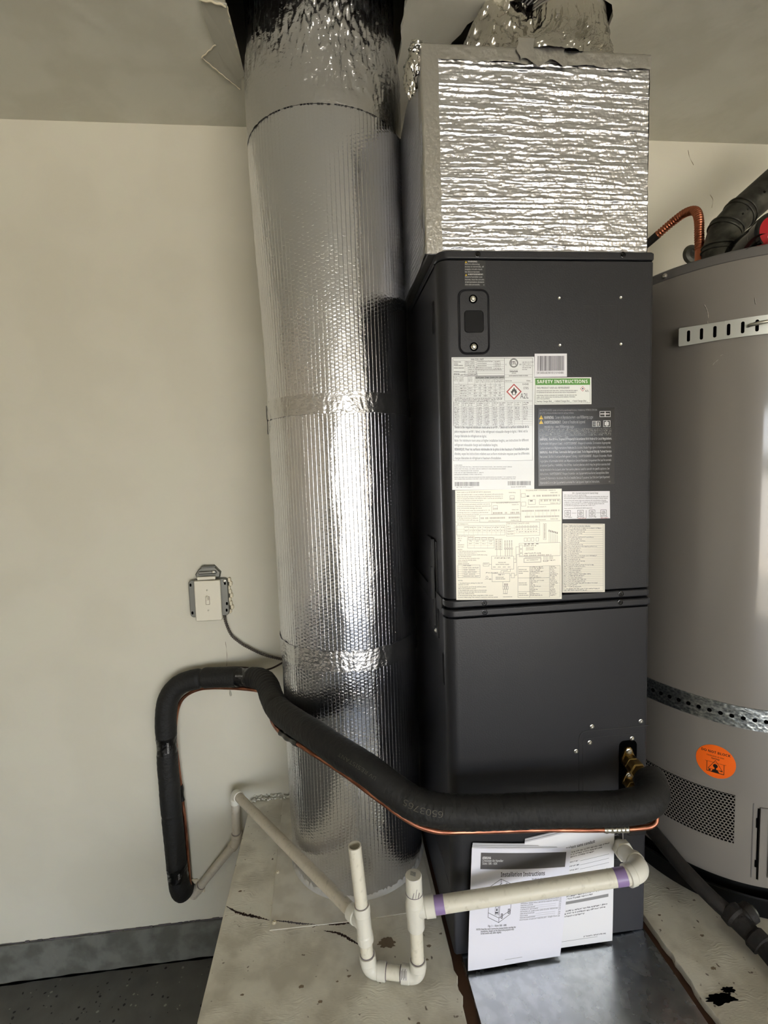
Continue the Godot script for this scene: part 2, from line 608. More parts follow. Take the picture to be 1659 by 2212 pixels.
func make_materials() -> void:
	var m: StandardMaterial3D
	m = mat("wall_paint", Color.WHITE, 0.75)
	m.albedo_texture = ntex(512, 0.006, 4, 3, Color(0.80, 0.785, 0.72), Color(0.815, 0.80, 0.735))
	tri_map(m, Vector3(0.8, 0.8, 0.8))
	relief(m, ntex(512, 0.03, 3, 8), 0.03)
	m = mat("ceiling_paint", Color.WHITE, 0.85)
	m.albedo_texture = ntex(512, 0.008, 5, 21, Color(0.82, 0.81, 0.755), Color(0.85, 0.84, 0.79))
	tri_map(m, Vector3(1.1, 1.1, 1.1))
	relief(m, ntex(512, 0.02, 4, 18), 0.06)
	mat("room_paint", Color(0.82, 0.79, 0.73), 0.8)
	mat("dark_wood", Color(0.16, 0.12, 0.09), 0.9)
	mat("drywall_paper", Color(0.70, 0.69, 0.64), 0.9)
	mat("torn_edge", Color(0.86, 0.82, 0.72), 0.9)
	m = mat("curb", Color.WHITE, 0.8)
	m.albedo_texture = ntex(512, 0.012, 5, 31, Color(0.33, 0.33, 0.30), Color(0.42, 0.42, 0.39))
	tri_map(m, Vector3(1.5, 1.5, 1.5))
	relief(m, ntex(256, 0.04, 4, 33), 0.15)
	m = mat("floor_epoxy", Color.WHITE, 0.55)
	m.albedo_texture = fleck_texture()
	tri_map(m, Vector3(1.4, 1.4, 1.4))
	relief(m, ntex(256, 0.05, 3, 35), 0.05)
	mat("concrete_outdoors", Color(0.78, 0.75, 0.70), 0.9)
	m = mat("platform_paint", Color.WHITE, 0.7)
	m.albedo_texture = platform_texture()
	tri_map(m, Vector3(1.6, 1.6, 1.6))
	relief(m, grain_texture(), 0.075)
	m = mat("plate_paint", Color.WHITE, 0.6)
	m.albedo_texture = ntex(512, 0.01, 5, 41, Color(0.81, 0.79, 0.735), Color(0.87, 0.855, 0.805))
	tri_map(m, Vector3(2.0, 2.0, 2.0))
	mat("raw_wood", Color(0.32, 0.22, 0.15), 0.9)
	mat("crack", Color(0.20, 0.13, 0.09), 0.95)
	mat("grey_scuff", Color(0.34, 0.32, 0.33), 0.8)
	mat("stain", Color(0.50, 0.44, 0.36), 0.8)
	m = mat("galvanized", Color.WHITE, 0.36, 1.0)
	m.albedo_texture = ntex(512, 0.02, 5, 51, Color(0.79, 0.81, 0.82), Color(0.84, 0.86, 0.87))
	tri_map(m, Vector3(3, 3, 3))
	m.roughness_texture = ntex(256, 0.03, 4, 52, Color(0.88, 0.88, 0.88), Color(1, 1, 1))
	m.roughness = 0.28
	m = mat("strap_steel", Color(0.80, 0.81, 0.79), 0.5, 0.85)
	m = mat("spangle", Color.WHITE, 0.38, 1.0)
	m.albedo_texture = ntex(512, 0.035, 2, 61, Color(0.45, 0.47, 0.48), Color(0.85, 0.87, 0.86), FastNoiseLite.TYPE_CELLULAR, Vector2.ONE, 0.1, 0.9)
	tri_map(m, Vector3(9, 9, 9))
	relief(m, ntex(256, 0.03, 2, 62, Color.BLACK, Color.WHITE, FastNoiseLite.TYPE_CELLULAR), 0.08)
	m = mat("steel_box", Color(0.50, 0.50, 0.475), 0.48, 1.0)
	mat("conduit_steel", Color(0.42, 0.395, 0.37), 0.4, 1.0)
	# foil
	var bub := bubble_texture(0.55, 0.28, 0.6, 7.0, 0.5)
	var bub2 := bubble_texture(0.30, 0.55, 0.8, 3.0, 0.1)
	m = mat("foil_bubble", Color(0.88, 0.885, 0.905), 0.17, 1.0)
	m.uv1_scale = Vector3(1.0 / 0.12, 1.0 / 0.105, 1)
	relief(m, bub, 0.075)
	m = mat("foil_bubble_across", Color(0.90, 0.90, 0.915), 0.29, 1.0)
	m.uv1_scale = Vector3(1.0 / 0.12, 1.0 / 0.105, 1)
	relief(m, bub2, 0.085)
	m = mat("foil_tape", Color(0.80, 0.79, 0.77), 0.33, 1.0)
	tri_map(m, Vector3(6, 6, 6))
	relief(m, ntex(512, 0.03, 4, 71), 0.018)
	m = mat("foil_crumple", Color(0.84, 0.83, 0.80), 0.2, 1.0)
	tri_map(m, Vector3(2.5, 2.5, 2.5))
	relief(m, ntex(512, 0.02, 5, 72, Color.BLACK, Color.WHITE, FastNoiseLite.TYPE_CELLULAR), 0.16)
	m = mat("foil_wrap_top", Color(0.84, 0.84, 0.845), 0.25, 1.0)
	tri_map(m, Vector3(6, 6, 6))
	relief(m, ntex(512, 0.03, 4, 74), 0.04)
	m = mat("foil_drape", Color(0.82, 0.81, 0.78), 0.2, 1.0)
	m = mat("foil_smooth", Color(0.72, 0.71, 0.69), 0.4, 1.0)
	mat("mastic", Color(0.72, 0.71, 0.68), 0.7)
	mat("marker", Color(0.05, 0.05, 0.055), 0.6)
	# air handler
	m = mat("charcoal_paint", Color(0.145, 0.147, 0.160), 0.38, 0.0, {"metallic_specular": 0.44})
	tri_map(m, Vector3(12, 12, 12))
	relief(m, ntex(256, 0.08, 2, 81), 0.006)
	mat("charcoal_dark", Color(0.13, 0.13, 0.135), 0.5)
	mat("base_paint", Color(0.185, 0.19, 0.215), 0.5)
	mat("black_plastic", Color(0.06, 0.06, 0.065), 0.4)
	mat("black_hole", Color(0.015, 0.015, 0.016), 0.9, 0.0, {"metallic_specular": 0.1})
	mat("window_glossy", Color(0.05, 0.05, 0.055), 0.35, 0.0, {"metallic_specular": 0.3})
	mat("zinc", Color(0.82, 0.81, 0.77), 0.3, 1.0)
	m = mat("brass", Color(0.64, 0.54, 0.34), 0.33, 1.0)
	mat("copper", Color(0.70, 0.43, 0.32), 0.34, 1.0)
	m = mat("copper_line", Color.WHITE, 0.36, 1.0)
	m.albedo_texture = ntex(256, 0.02, 5, 91, Color(0.52, 0.33, 0.26), Color(0.78, 0.53, 0.42))
	m.uv1_scale = Vector3(1, 3, 1)
	m = mat("rubber_foam", Color(0.058, 0.057, 0.052), 0.7)
	m.uv1_scale = Vector3(1.0, 9.0, 1)
	relief(m, ntex(512, 0.03, 4, 92, Color.BLACK, Color.WHITE, FastNoiseLite.TYPE_SIMPLEX_SMOOTH, Vector2(1.0, 0.33)), 0.03)
	mat("vinyl_tape", Color(0.03, 0.03, 0.032), 0.28)
	mat("tape_print", Color(0.42, 0.42, 0.42), 0.6)
	mat("brown_cable", Color(0.17, 0.075, 0.06), 0.5)
	# plastic pipe
	m = mat("pvc_pipe", Color.WHITE, 0.4)
	m.albedo_texture = ntex(512, 0.012, 5, 101, Color(0.78, 0.76, 0.68), Color(0.88, 0.86, 0.79), FastNoiseLite.TYPE_SIMPLEX_SMOOTH, Vector2.ONE, 0.08, 0.4)
	tri_map(m, Vector3(7, 7, 7))
	m = mat("pvc_old", Color.WHITE, 0.5)
	m.albedo_texture = ntex(512, 0.02, 5, 102, Color(0.68, 0.65, 0.58), Color(0.79, 0.76, 0.69), FastNoiseLite.TYPE_SIMPLEX_SMOOTH, Vector2.ONE, 0.08, 0.4)
	tri_map(m, Vector3(6, 6, 6))
	mat("pvc_fitting", Color(0.87, 0.86, 0.81), 0.32)
	mat("purple_primer", Color(0.57, 0.48, 0.66), 0.35)
	mat("joint_line", Color(0.42, 0.38, 0.42), 0.6)
	# heater
	m = mat("heater_grey", Color(0.485, 0.465, 0.44), 0.34, 0.0, {"clearcoat_enabled": true, "clearcoat": 0.9, "clearcoat_roughness": 0.08})
	mat("heater_lid", Color(0.38, 0.37, 0.36), 0.4)
	mat("scratch", Color(0.62, 0.60, 0.56), 0.5)
	mat("pan_black", Color(0.032, 0.032, 0.034), 0.6, 0.0, {"metallic_specular": 0.3})
	m = mat("iron_pipe", Color.WHITE, 0.75)
	m.albedo_texture = ntex(256, 0.02, 4, 111, Color(0.05, 0.045, 0.04), Color(0.12, 0.10, 0.08))
	tri_map(m, Vector3(6, 6, 6))
	relief(m, ntex(256, 0.05, 3, 112), 0.08)
	m = mat("old_vent", Color.WHITE, 0.5, 0.75)
	m.albedo_texture = ntex(256, 0.015, 5, 121, Color(0.20, 0.20, 0.185), Color(0.36, 0.36, 0.33))
	tri_map(m, Vector3(5, 5, 5))
	mat("chrome", Color(0.75, 0.74, 0.72), 0.15, 1.0)
	mat("gloss_black", Color(0.02, 0.02, 0.022), 0.15)
	mat("dark_red", Color(0.16, 0.03, 0.035), 0.5)
	mat("paper_white", Color(0.93, 0.93, 0.95), 0.6)
	mat("paper_edge", Color(0.70, 0.70, 0.71), 0.8)
	mat("switch_plastic", Color(0.86, 0.84, 0.77), 0.35)

func fleck_texture() -> ImageTexture: # grey floor paint with scattered black and white flakes
	var r := RandomNumberGenerator.new()
	r.seed = 3
	var f := noise(0.008, 4, 77).get_seamless_image(768, 768, false, false, 0.15, true)
	var im := Image.create(768, 768, false, Image.FORMAT_RGB8)
	for y in 768:
		for x in 768:
			var k := f.get_pixel(x, y).r
			im.set_pixel(x, y, Color(0.34, 0.34, 0.325).lerp(Color(0.40, 0.40, 0.385), k))
	for i in 420:
		var p := Vector2(r.randf() * 760, r.randf() * 760)
		var s := r.randf_range(1.5, 5.0)
		var c: Color = [Color(0.04, 0.04, 0.045), Color(0.55, 0.57, 0.52), Color(0.12, 0.12, 0.12), Color(0.07, 0.07, 0.07)][r.randi() % 4]
		var a := r.randf() * TAU
		var el := r.randf_range(0.4, 1.0)
		for y in range(int(p.y - s), int(p.y + s) + 1):
			for x in range(int(p.x - s), int(p.x + s) + 1):
				var q := (Vector2(x, y) - p).rotated(a)
				q.y /= el
				if q.length() < s and x >= 0 and y >= 0 and x < 768 and y < 768: im.set_pixel(x, y, c)
	return ImageTexture.create_from_image(im)

func platform_texture() -> ImageTexture: # dirty off-white paint on plywood
	var a := noise(0.006, 5, 201).get_seamless_image(768, 768, false, false, 0.15, true)
	var b := noise(0.03, 3, 202).get_seamless_image(768, 768, false, false, 0.15, true)
	var im := Image.create(768, 768, false, Image.FORMAT_RGB8)
	for y in 768:
		for x in 768:
			var k := a.get_pixel(x, y).r
			var c := Color(0.78, 0.76, 0.70).lerp(Color(0.89, 0.875, 0.82), smoothstep(0.2, 0.75, k))
			var t := b.get_pixel(x, y).r
			if t < 0.16: c = c.lerp(Color(0.36, 0.31, 0.26), smoothstep(0.16, 0.06, t) * 0.8)
			im.set_pixel(x, y, c)
	return ImageTexture.create_from_image(im)

func grain_texture() -> ImageTexture: # ridges of plywood grain running along x
	var w := 1024
	var a := noise(1.0, 3, 211)
	var b := noise(1.0, 3, 212)
	var c := noise(1.0, 2, 213)
	var im := Image.create(w, w, false, Image.FORMAT_RF)
	for y in w:
		for x in w:
			var u := float(x) / w
			var t := float(y) / w
			var bend := b.get_noise_2d(u * 5.0, t * 7.0) * 0.03
			var h := a.get_noise_2d(u * 9.0, (t + bend) * 70.0)
			var fade := smoothstep(0.0, 0.08, minf(minf(u, 1.0 - u), minf(t, 1.0 - t)))
			var patch := smoothstep(0.0, 0.45, b.get_noise_2d(u * 6.0 + 40.0, t * 9.0) + 0.12)
			im.set_pixel(x, y, Color((absf(h) * patch + 0.10 * c.get_noise_2d(u * 60.0, t * 170.0)) * fade, 0, 0))
	return ImageTexture.create_from_image(im)

# ------------------------------------------------------------------ room
func slab(x0: float, y0: float, z0: float, x1: float, y1: float, z1: float, r := 0.0) -> G:
	var g := G.new()
	g.rbox(Vector3(x0 + x1, y0 + y1, z0 + z1) * 0.5, Vector3(x1 - x0, y1 - y0, z1 - z0), maxf(r, 0.0005))
	return g

func build_setting() -> void:
	var xl := -3.4
	var xr := 4.1
	var zf := 6.4
	var g := slab(xl - 0.2, -0.408, WALL_Z - 0.25, xr + 0.2, CEIL_Y + 0.6, WALL_Z)
	struct("wall_back", g, mats.wall_paint)
	g = slab(xl - 0.2, FLOOR_Y - 0.1, WALL_Z - 0.25, xr + 0.2, -0.412, WALL_Z + 0.004, 0.004)
	struct("baseboard_back", g, mats.curb)
	struct("wall_left", slab(xl - 0.2, FLOOR_Y - 0.1, WALL_Z, xl, CEIL_Y + 0.6, zf), mats.room_paint)
	struct("wall_right", slab(xr, FLOOR_Y - 0.1, WALL_Z, xr + 0.2, CEIL_Y + 0.6, zf), mats.room_paint)
	g = slab(xl - 0.2, FLOOR_Y - 0.1, zf, -1.0, CEIL_Y + 0.6, zf + 0.2)
	var g2 := slab(3.7, FLOOR_Y - 0.1, zf, xr + 0.2, CEIL_Y + 0.6, zf + 0.2)
	var g3 := slab(-1.0, 1.62, zf, 3.7, CEIL_Y + 0.6, zf + 0.2)
	for q in [g2, g3]:
		var off := g.v.size()
		g.v.append_array(q.v); g.n.append_array(q.n); g.uv.append_array(q.uv)
		for i in q.ix: g.ix.append(i + off)
	struct("wall_front", g, mats.room_paint)
	struct("floor", slab(xl - 0.2, FLOOR_Y - 0.12, WALL_Z, xr + 0.2, FLOOR_Y, zf + 0.3), mats.floor_epoxy)
	struct("ground", slab(-30, FLOOR_Y - 0.3, zf + 0.3, 30, FLOOR_Y - 0.02, 45), mats.concrete_outdoors)
	struct("trim_roof", slab(xl - 0.2, CEIL_Y + 0.6, WALL_Z - 0.25, xr + 0.2, CEIL_Y + 0.75, zf + 0.3), mats.dark_wood)
	# ceiling with two torn holes
	var r := RandomNumberGenerator.new()
	r.seed = 4
	var hole1 := PackedVector2Array()
	for e in [[Vector2(-0.402, -0.142), Vector2(-0.402, -0.56)], [Vector2(-0.402, -0.56), Vector2(-0.012, -0.56)], [Vector2(-0.012, -0.56), Vector2(-0.012, -0.142)], [Vector2(-0.012, -0.142), Vector2(-0.402, -0.142)]]:
		for k in 14:
			hole1.append(e[0].lerp(e[1], k / 14.0) + Vector2(r.randf_range(-0.004, 0.004), r.randf_range(-0.004, 0.004)))
	var hole2 := PackedVector2Array()
	for k in 44:
		var t := TAU * k / 44
		var rr := 0.188 + 0.044 * exp(-pow((t - 0.85) / 0.3, 2.0)) + r.randf_range(-0.004, 0.004)
		hole2.append(Vector2(0.295 + rr * cos(t), -0.335 + rr * sin(t)))
	var cuts := [xl, -0.207, 0.297, xr]
	g = G.new()
	g.xf = Transform3D(Basis(Vector3(1, 0, 0), Vector3(0, 0, 1), Vector3(0, 1, 0)), Vector3.ZERO) # outline (x, z), depth along y
	for k in 3:
		var strips := [PackedVector2Array([Vector2(cuts[k], WALL_Z), Vector2(cuts[k + 1], WALL_Z), Vector2(cuts[k + 1], zf), Vector2(cuts[k], zf)])]
		for h in [hole1, hole2]:
			var nxt := []
			for s in strips: nxt.append_array(Geometry2D.clip_polygons(s, h))
			strips = nxt
		for s in strips: g.prism(s, CEIL_Y, CEIL_Y + 0.014)
	struct("ceiling", g, mats.ceiling_paint)
	var ceil: Node = get_node("ceiling")
	# curled paper round the left hole
	var flap := func(pts: Array, drop: float, lift: float):
		var gg := G.new()
		var c := Vector3.ZERO
		for p in pts: c += Vector3(p.x, CEIL_Y - drop, p.y) / pts.size()
		var low := []
		var top := []
		for i in pts.size():
			var d := drop + lift * (0.6 + 0.4 * sin(i * 2.3))
			low.append(Vector3(pts[i].x, CEIL_Y - d, pts[i].y)); top.append(Vector3(pts[i].x, CEIL_Y + 0.001, pts[i].y))
		for i in pts.size():
			var j := (i + 1) % pts.size()
			gg.poly([low[i], low[j], c + Vector3(0, -drop * 0.2, 0)], c + Vector3(0, 1, 0))
			gg.poly([low[i], low[j], top[j], top[i]], c)
		obj("torn_paper", gg, mats.drywall_paper, ceil)
	flap.call([Vector2(-0.452, -0.205), Vector2(-0.425, -0.208), Vector2(-0.400, -0.214), Vector2(-0.398, -0.27), Vector2(-0.396, -0.33), Vector2(-0.395, -0.41), Vector2(-0.415, -0.425), Vector2(-0.44, -0.36), Vector2(-0.452, -0.30), Vector2(-0.456, -0.25)], 0.002, 0.002)
	flap.call([Vector2(-0.447, -0.318), Vector2(-0.488, -0.357), Vector2(-0.462, -0.395), Vector2(-0.438, -0.43), Vector2(-0.412, -0.46), Vector2(-0.405, -0.42), Vector2(-0.43, -0.36)], 0.0015, 0.0018)
	var rim := func(pts: Array, w: float):
		var gg := G.new()
		gg.tube(smooth_path(pts, 0.006), func(s, t): return w * (1.0 + 0.5 * sin(s * 300.0 + t)), 6)
		obj("torn_edge", gg, mats.torn_edge, ceil)
	rim.call([Vector3(-0.455, CEIL_Y - 0.004, -0.205), Vector3(-0.43, CEIL_Y - 0.005, -0.206), Vector3(-0.402, CEIL_Y - 0.004, -0.216)], 0.0022)
	rim.call([Vector3(-0.447, CEIL_Y - 0.003, -0.318), Vector3(-0.488, CEIL_Y - 0.004, -0.357)], 0.0014)
	rim.call([Vector3(-0.488, CEIL_Y - 0.003, -0.357), Vector3(-0.45, CEIL_Y - 0.003, -0.41), Vector3(-0.415, CEIL_Y - 0.003, -0.455)], 0.0014)
	rim.call([Vector3(-0.400, CEIL_Y - 0.002, -0.22), Vector3(-0.401, CEIL_Y - 0.002, -0.27), Vector3(-0.399, CEIL_Y - 0.002, -0.33)], 0.0016)
	# hairline marks and scrapes on the back wall
	var wall: Node = get_node("wall_back")
	var mark := func(called: String, pts: Array, w: float, m: Material):
		var gg := G.new()
		gg.tube(smooth_path(pts, 0.006), func(s, _t): return w * (0.7 + 0.4 * sin(s * 180.0)), 5)
		obj(called, gg, m, wall)
	var wz := WALL_Z + 0.0002
	mark.call("wall_crack", [Vector3(-1.39, 1.86, wz), Vector3(-1.37, 1.83, wz), Vector3(-1.335, 1.80, wz)], 0.0009, mats.stain)
	mark.call("wall_crack", [Vector3(0.965, 2.05, wz), Vector3(0.97, 2.03, wz), Vector3(0.985, 2.005, wz)], 0.0008, mats.stain)
	mark.call("wall_crack", [Vector3(1.045, 1.915, wz), Vector3(1.055, 1.90, wz), Vector3(1.052, 1.875, wz)], 0.0008, mats.stain)
	mark.call("wall_crack", [Vector3(-0.579, 0.535, wz), Vector3(-0.577, 0.49, wz), Vector3(-0.58, 0.455, wz)], 0.0007, mats.stain)
	mark.call("scrape", [Vector3(-0.572, 0.405, wz), Vector3(-0.575, 0.385, wz), Vector3(-0.573, 0.355, wz)], 0.0035, mats.drywall_paper)
	# ragged plaster where the lines enter the wall, and along the foot of the wall
	var gg := G.new()
	for k in 16:
		var a := TAU * k / 16
		gg.rbox(Vector3(-0.742 + 0.035 * cos(a), -0.292 + 0.028 * sin(a), WALL_Z + 0.001), Vector3(r.randf_range(0.01, 0.026), r.randf_range(0.008, 0.02), r.randf_range(0.002, 0.006)), 0.0015)
	obj("broken_plaster", gg, mats.torn_edge, wall)
	gg = G.new()
	gg.disc(Vector3(-0.738, -0.288, WALL_Z + 0.0032), Vector3.BACK, 0.024, 14)
	obj("pipe_hole", gg, mats.black_hole, wall)
	gg = G.new()
	for k in 60:
		var x := -1.6 + k * 0.019
		gg.rbox(Vector3(x, -0.4085 + r.randf_range(-0.001, 0.002), WALL_Z + 0.002), Vector3(r.randf_range(0.012, 0.03), r.randf_range(0.002, 0.006), r.randf_range(0.001, 0.005)), 0.001)
	obj("ragged_foot", gg, mats.grey_scuff, wall)
	gg = G.new()
	gg.tube(smooth_path([Vector3(-1.9, FLOOR_Y + 0.001, WALL_Z + 0.006), Vector3(-1.35, FLOOR_Y + 0.001, WALL_Z + 0.008), Vector3(-1.2, FLOOR_Y + 0.001, WALL_Z + 0.005), Vector3(-0.5, FLOOR_Y + 0.001, WALL_Z + 0.005)], 0.012), func(s, _t): return 0.003 + 0.0018 * sin(s * 55.0) * sin(s * 23.0), 6)
	obj("dirt_line", gg, mats.black_hole, get_node("baseboard_back"))

# ------------------------------------------------------------------ platform
func streak(g: G, pts: Array, y: float, w: float, r: RandomNumberGenerator) -> void: # an irregular flat streak lying on a horizontal surface
	var p := smooth_path(pts, 0.0015)
	var nz := noise(0.02, 3, r.randi() % 1000)
	var s := g.v.size()
	for i in p.size():
		var d: Vector3 = (p[mini(i + 1, p.size() - 1)] - p[maxi(i - 1, 0)]).normalized()
		var q := Vector3(-d.z, 0, d.x)
		var taper := sin(PI * clampf((i + 0.5) / p.size(), 0.0, 1.0))
		var ww := w * (0.15 + taper) * 0.7
		g.vert(Vector3(p[i].x, y, p[i].z) + q * ww * (0.8 + 0.9 * nz.get_noise_1d(i * 9.0)), Vector3.UP); g.vert(Vector3(p[i].x, y, p[i].z) - q * ww * (0.7 + 0.9 * nz.get_noise_1d(i * 11.0 + 500.0)), Vector3.UP)
	for i in p.size() - 1: g.quad(s + i * 2, s + i * 2 + 1, s + i * 2 + 3, s + i * 2 + 2)

func blob(g: G, c: Vector3, rx: float, rz: float, seed_: int) -> void: # an irregular flat spot
	var nz := noise(0.9, 3, seed_)
	var s := g.v.size()
	g.vert(c, Vector3.UP)
	for i in 49:
		var t := TAU * i / 48
		var k := 1.0 + 0.55 * nz.get_noise_2d(cos(t) * 1.6, sin(t) * 1.6)
		g.vert(c + Vector3(cos(t) * rx * k, 0, sin(t) * rz * k), Vector3.UP)
	for i in 48: g.tri(s, s + 1 + i, s + 2 + i)

func build_platform() -> void:
	var r := RandomNumberGenerator.new()
	r.seed = 8
	var t := thing("wooden_platform", "white painted plywood platform with dirty cracked paint that carries all the equipment", "platform", Vector3(0.4, FLOOR_Y, -0.1))
	var g := G.new() # left sheet, its right edge ragged
	var o := PackedVector2Array([Vector2(-0.529, WALL_Z + 0.004), Vector2(-0.529, 0.42)])
	for k in 30: o.append(Vector2(-0.004 + r.randf_range(-0.004, 0.002), 0.42 - k * 0.0135))
	o.append(Vector2(-0.006, 0.0)); o.append(Vector2(-0.006, WALL_Z + 0.004))
	g.xf = Transform3D(Basis(Vector3(1, 0, 0), Vector3(0, 0, 1), Vector3(0, 1, 0)), Vector3.ZERO)
	g.prism(o, -0.018, 0.0, 0.0015)
	var left := obj("plywood_panel", g, mats.platform_paint, t)
	g = G.new()
	g.xf = Transform3D(Basis(Vector3(1, 0, 0), Vector3(0, 0, 1), Vector3(0, 1, 0)), Vector3.ZERO)
	o = PackedVector2Array([Vector2(1.5, WALL_Z + 0.004), Vector2(1.5, 0.42)])
	for k in 30: o.append(Vector2(0.466 + r.randf_range(-0.002, 0.003), 0.42 - k * 0.0145))
	o.append(Vector2(0.462, WALL_Z + 0.004))
	g.prism(o, -0.018, 0.0, 0.0015)
	obj("plywood_panel", g, mats.platform_paint, t)
	obj("subfloor_board", slab(-0.52, -0.06, WALL_Z + 0.004, 1.49, -0.0185, 0.41), mats.raw_wood, t)
	obj("front_board", slab(-0.529, FLOOR_Y, 0.39, 1.5, -0.0605, 0.41), mats.platform_paint, t)
	obj("side_board", slab(-0.529, FLOOR_Y, WALL_Z + 0.004, -0.509, -0.0605, 0.389), mats.platform_paint, t)
	obj("edge_strip", slab(-0.530, -0.06, WALL_Z + 0.004, -0.521, -0.0185, 0.419), mats.raw_wood, t)
	# worn lines and spots in the paint
	g = G.new()
	streak(g, [Vector3(-0.527, 0, -0.20), Vector3(-0.49, 0, -0.175), Vector3(-0.45, 0, -0.16), Vector3(-0.415, 0, -0.145)], 0.0006, 0.0055, r)
	obj("paint_crack", g, mats.crack, left)
	g = G.new()
	streak(g, [Vector3(-0.285, 0, -0.10), Vector3(-0.25, 0, -0.088), Vector3(-0.215, 0, -0.062), Vector3(-0.20, 0, -0.05)], 0.0006, 0.0045, r)
	streak(g, [Vector3(-0.312, 0, -0.112), Vector3(-0.29, 0, -0.117), Vector3(-0.25, 0, -0.112), Vector3(-0.21, 0, -0.114)], 0.0005, 0.0042, r)
	obj("paint_crack", g, mats.crack, left)
	for q in [[-0.33, 0.02, 0.006], [-0.43, 0.13, 0.004], [-0.29, 0.055, 0.005], [-0.35, 0.10, 0.006], [-0.23, 0.012, 0.0045], [-0.10, 0.12, 0.004], [-0.45, 0.02, 0.004], [-0.255, 0.02, 0.003], [-0.50, -0.24, 0.005], [-0.05, -0.03, 0.006], [-0.06, 0.0, 0.004], [-0.38, 0.17, 0.007], [-0.31, 0.14, 0.004], [0.50, -0.03, 0.004], [0.56, 0.03, 0.005], [0.53, 0.10, 0.006]]:
		g = G.new()
		blob(g, Vector3(q[0], 0.0005, q[1]), q[2] * 0.9, q[2] * 0.55, int(q[0] * 1000.0) + 700)
		obj("dirt_spot", g, mats.stain, left if q[0] < 0.2 else t.get_node("plywood_panel_001"))
	g = G.new()
	blob(g, Vector3(-0.143, 0.0006, -0.050), 0.019, 0.013, 3)
	obj("brown_stain", g, mats.stain, left)
	g = G.new()
	blob(g, Vector3(0.500, 0.0006, 0.156), 0.030, 0.010, 5)
	blob(g, Vector3(0.527, 0.0007, 0.143), 0.014, 0.006, 6)
	obj("tar_smear", g, mats.black_hole, t.get_node("plywood_panel_001"))
	# metal sheet under the unit
	g = G.new()
	g.grid(24, 40, func(a: float, b: float):
		var x := 0.012 + a * 0.432
		var z := -0.56 + b * 0.97
		var lift := 0.004 * smoothstep(0.9, 1.0, a) + 0.0012 * sin(a * 5.0 + 1.0) * sin(b * 9.0) * smoothstep(0.6, 0.8, b)
		return Vector3(x + 0.012 * b * (1 - a), -0.005 + lift, z), false, func(_p, _a, _b): return Vector3.UP)
	g.grid(1, 40, func(a: float, b: float):
		return Vector3(0.444 + 0.004 * a, -0.001 - a * 0.012, -0.56 + b * 0.97), false, func(_p, _a, _b): return Vector3.RIGHT)
	g.grid(1, 40, func(a: float, b: float):
		return Vector3(0.012 + 0.012 * b - 0.002 * a, -0.005 - a * 0.010, -0.56 + b * 0.97), false, func(_p, _a, _b): return Vector3.LEFT)
	g.grid(24, 1, func(a: float, b: float):
		return Vector3(0.024 + a * 0.42, -0.005 - b * 0.0135, 0.41), false, func(_p, _a, _b): return Vector3.BACK)
	tag(obj("sheet_metal", g, mats.galvanized), "bright bare sheet metal floor in front of and under the black air handler", "metal sheet")
	# the square plate the round duct stands on
	var d := thing("duct_plate", "flat white painted plate on the platform that the round foil duct stands on", "plate", Vector3(-0.22, 0, -0.35))
	g = G.new()
	g.xf = Transform3D(Basis(Vector3(1, 0, 0), Vector3(0, 0, 1), Vector3(0, 1, 0)), Vector3.ZERO)
	g.prism(PackedVector2Array([Vector2(-0.424, -0.585), Vector2(-0.411, -0.117), Vector2(-0.298, -0.115), Vector2(-0.21, -0.113), Vector2(-0.09, -0.117), Vector2(-0.016, -0.12), Vector2(-0.012, -0.585)]), 0.0002, 0.0024, 0.0006)
	var plate := obj("plate", g, mats.plate_paint, d)
	for p in [Vector3(-0.41, 0.0024, -0.285), Vector3(-0.402, 0.0024, -0.135)]: screw_head(p, Vector3.UP, 0.004, d, mats.torn_edge)
	g = G.new()
	streak(g, [Vector3(-0.408, 0, -0.142), Vector3(-0.375, 0, -0.134), Vector3(-0.34, 0, -0.124), Vector3(-0.305, 0, -0.117)], 0.0027, 0.0038, r)
	obj("scuff", g, mats.grey_scuff, plate)
	# crumbled paint where the platform meets the wall
	g = G.new()
	for k in 70:
		var far := r.randf()
		g.rbox(Vector3(-0.527 + k * 0.0024 + r.randf_range(-0.003, 0.003), 0.002 + 0.010 * r.randf() * (1.0 - far), WALL_Z + 0.002 + 0.018 * far), Vector3(r.randf_range(0.002, 0.008), r.randf_range(0.002, 0.007), r.randf_range(0.002, 0.009)), 0.0012)
	obj("crumbled_paint", g, mats.platform_paint, t)

# ------------------------------------------------------------------ air handler
const AW := 0.445
const FLAT := Basis(Vector3(1, 0, 0), Vector3(0, 0, 1), Vector3(0, 1, 0))

func shell_outline(r: float, grow := 0.0, back := -0.030) -> PackedVector2Array:
	var o := PackedVector2Array([Vector2(-grow, back)])
	for i in 9:
		var t := PI - PI * 0.5 * i / 8.0
		o.append(Vector2(r - grow + r * cos(t), -r + grow + r * sin(t)))
	var q := 0.009
	for i in 5:
		var t := PI * 0.5 - PI * 0.5 * i / 4.0
		o.append(Vector2(AW - q + grow + q * cos(t), -q + grow + q * sin(t)))
	o.append(Vector2(AW + grow, back))
	return o

func shell(y0: float, y1: float, grow: float, bev: float) -> G:
	var g := G.new()
	g.xf = Transform3D(FLAT, Vector3.ZERO)
	g.prism(shell_outline(0.024, grow), y0, y1, bev, 0.75)
	return g

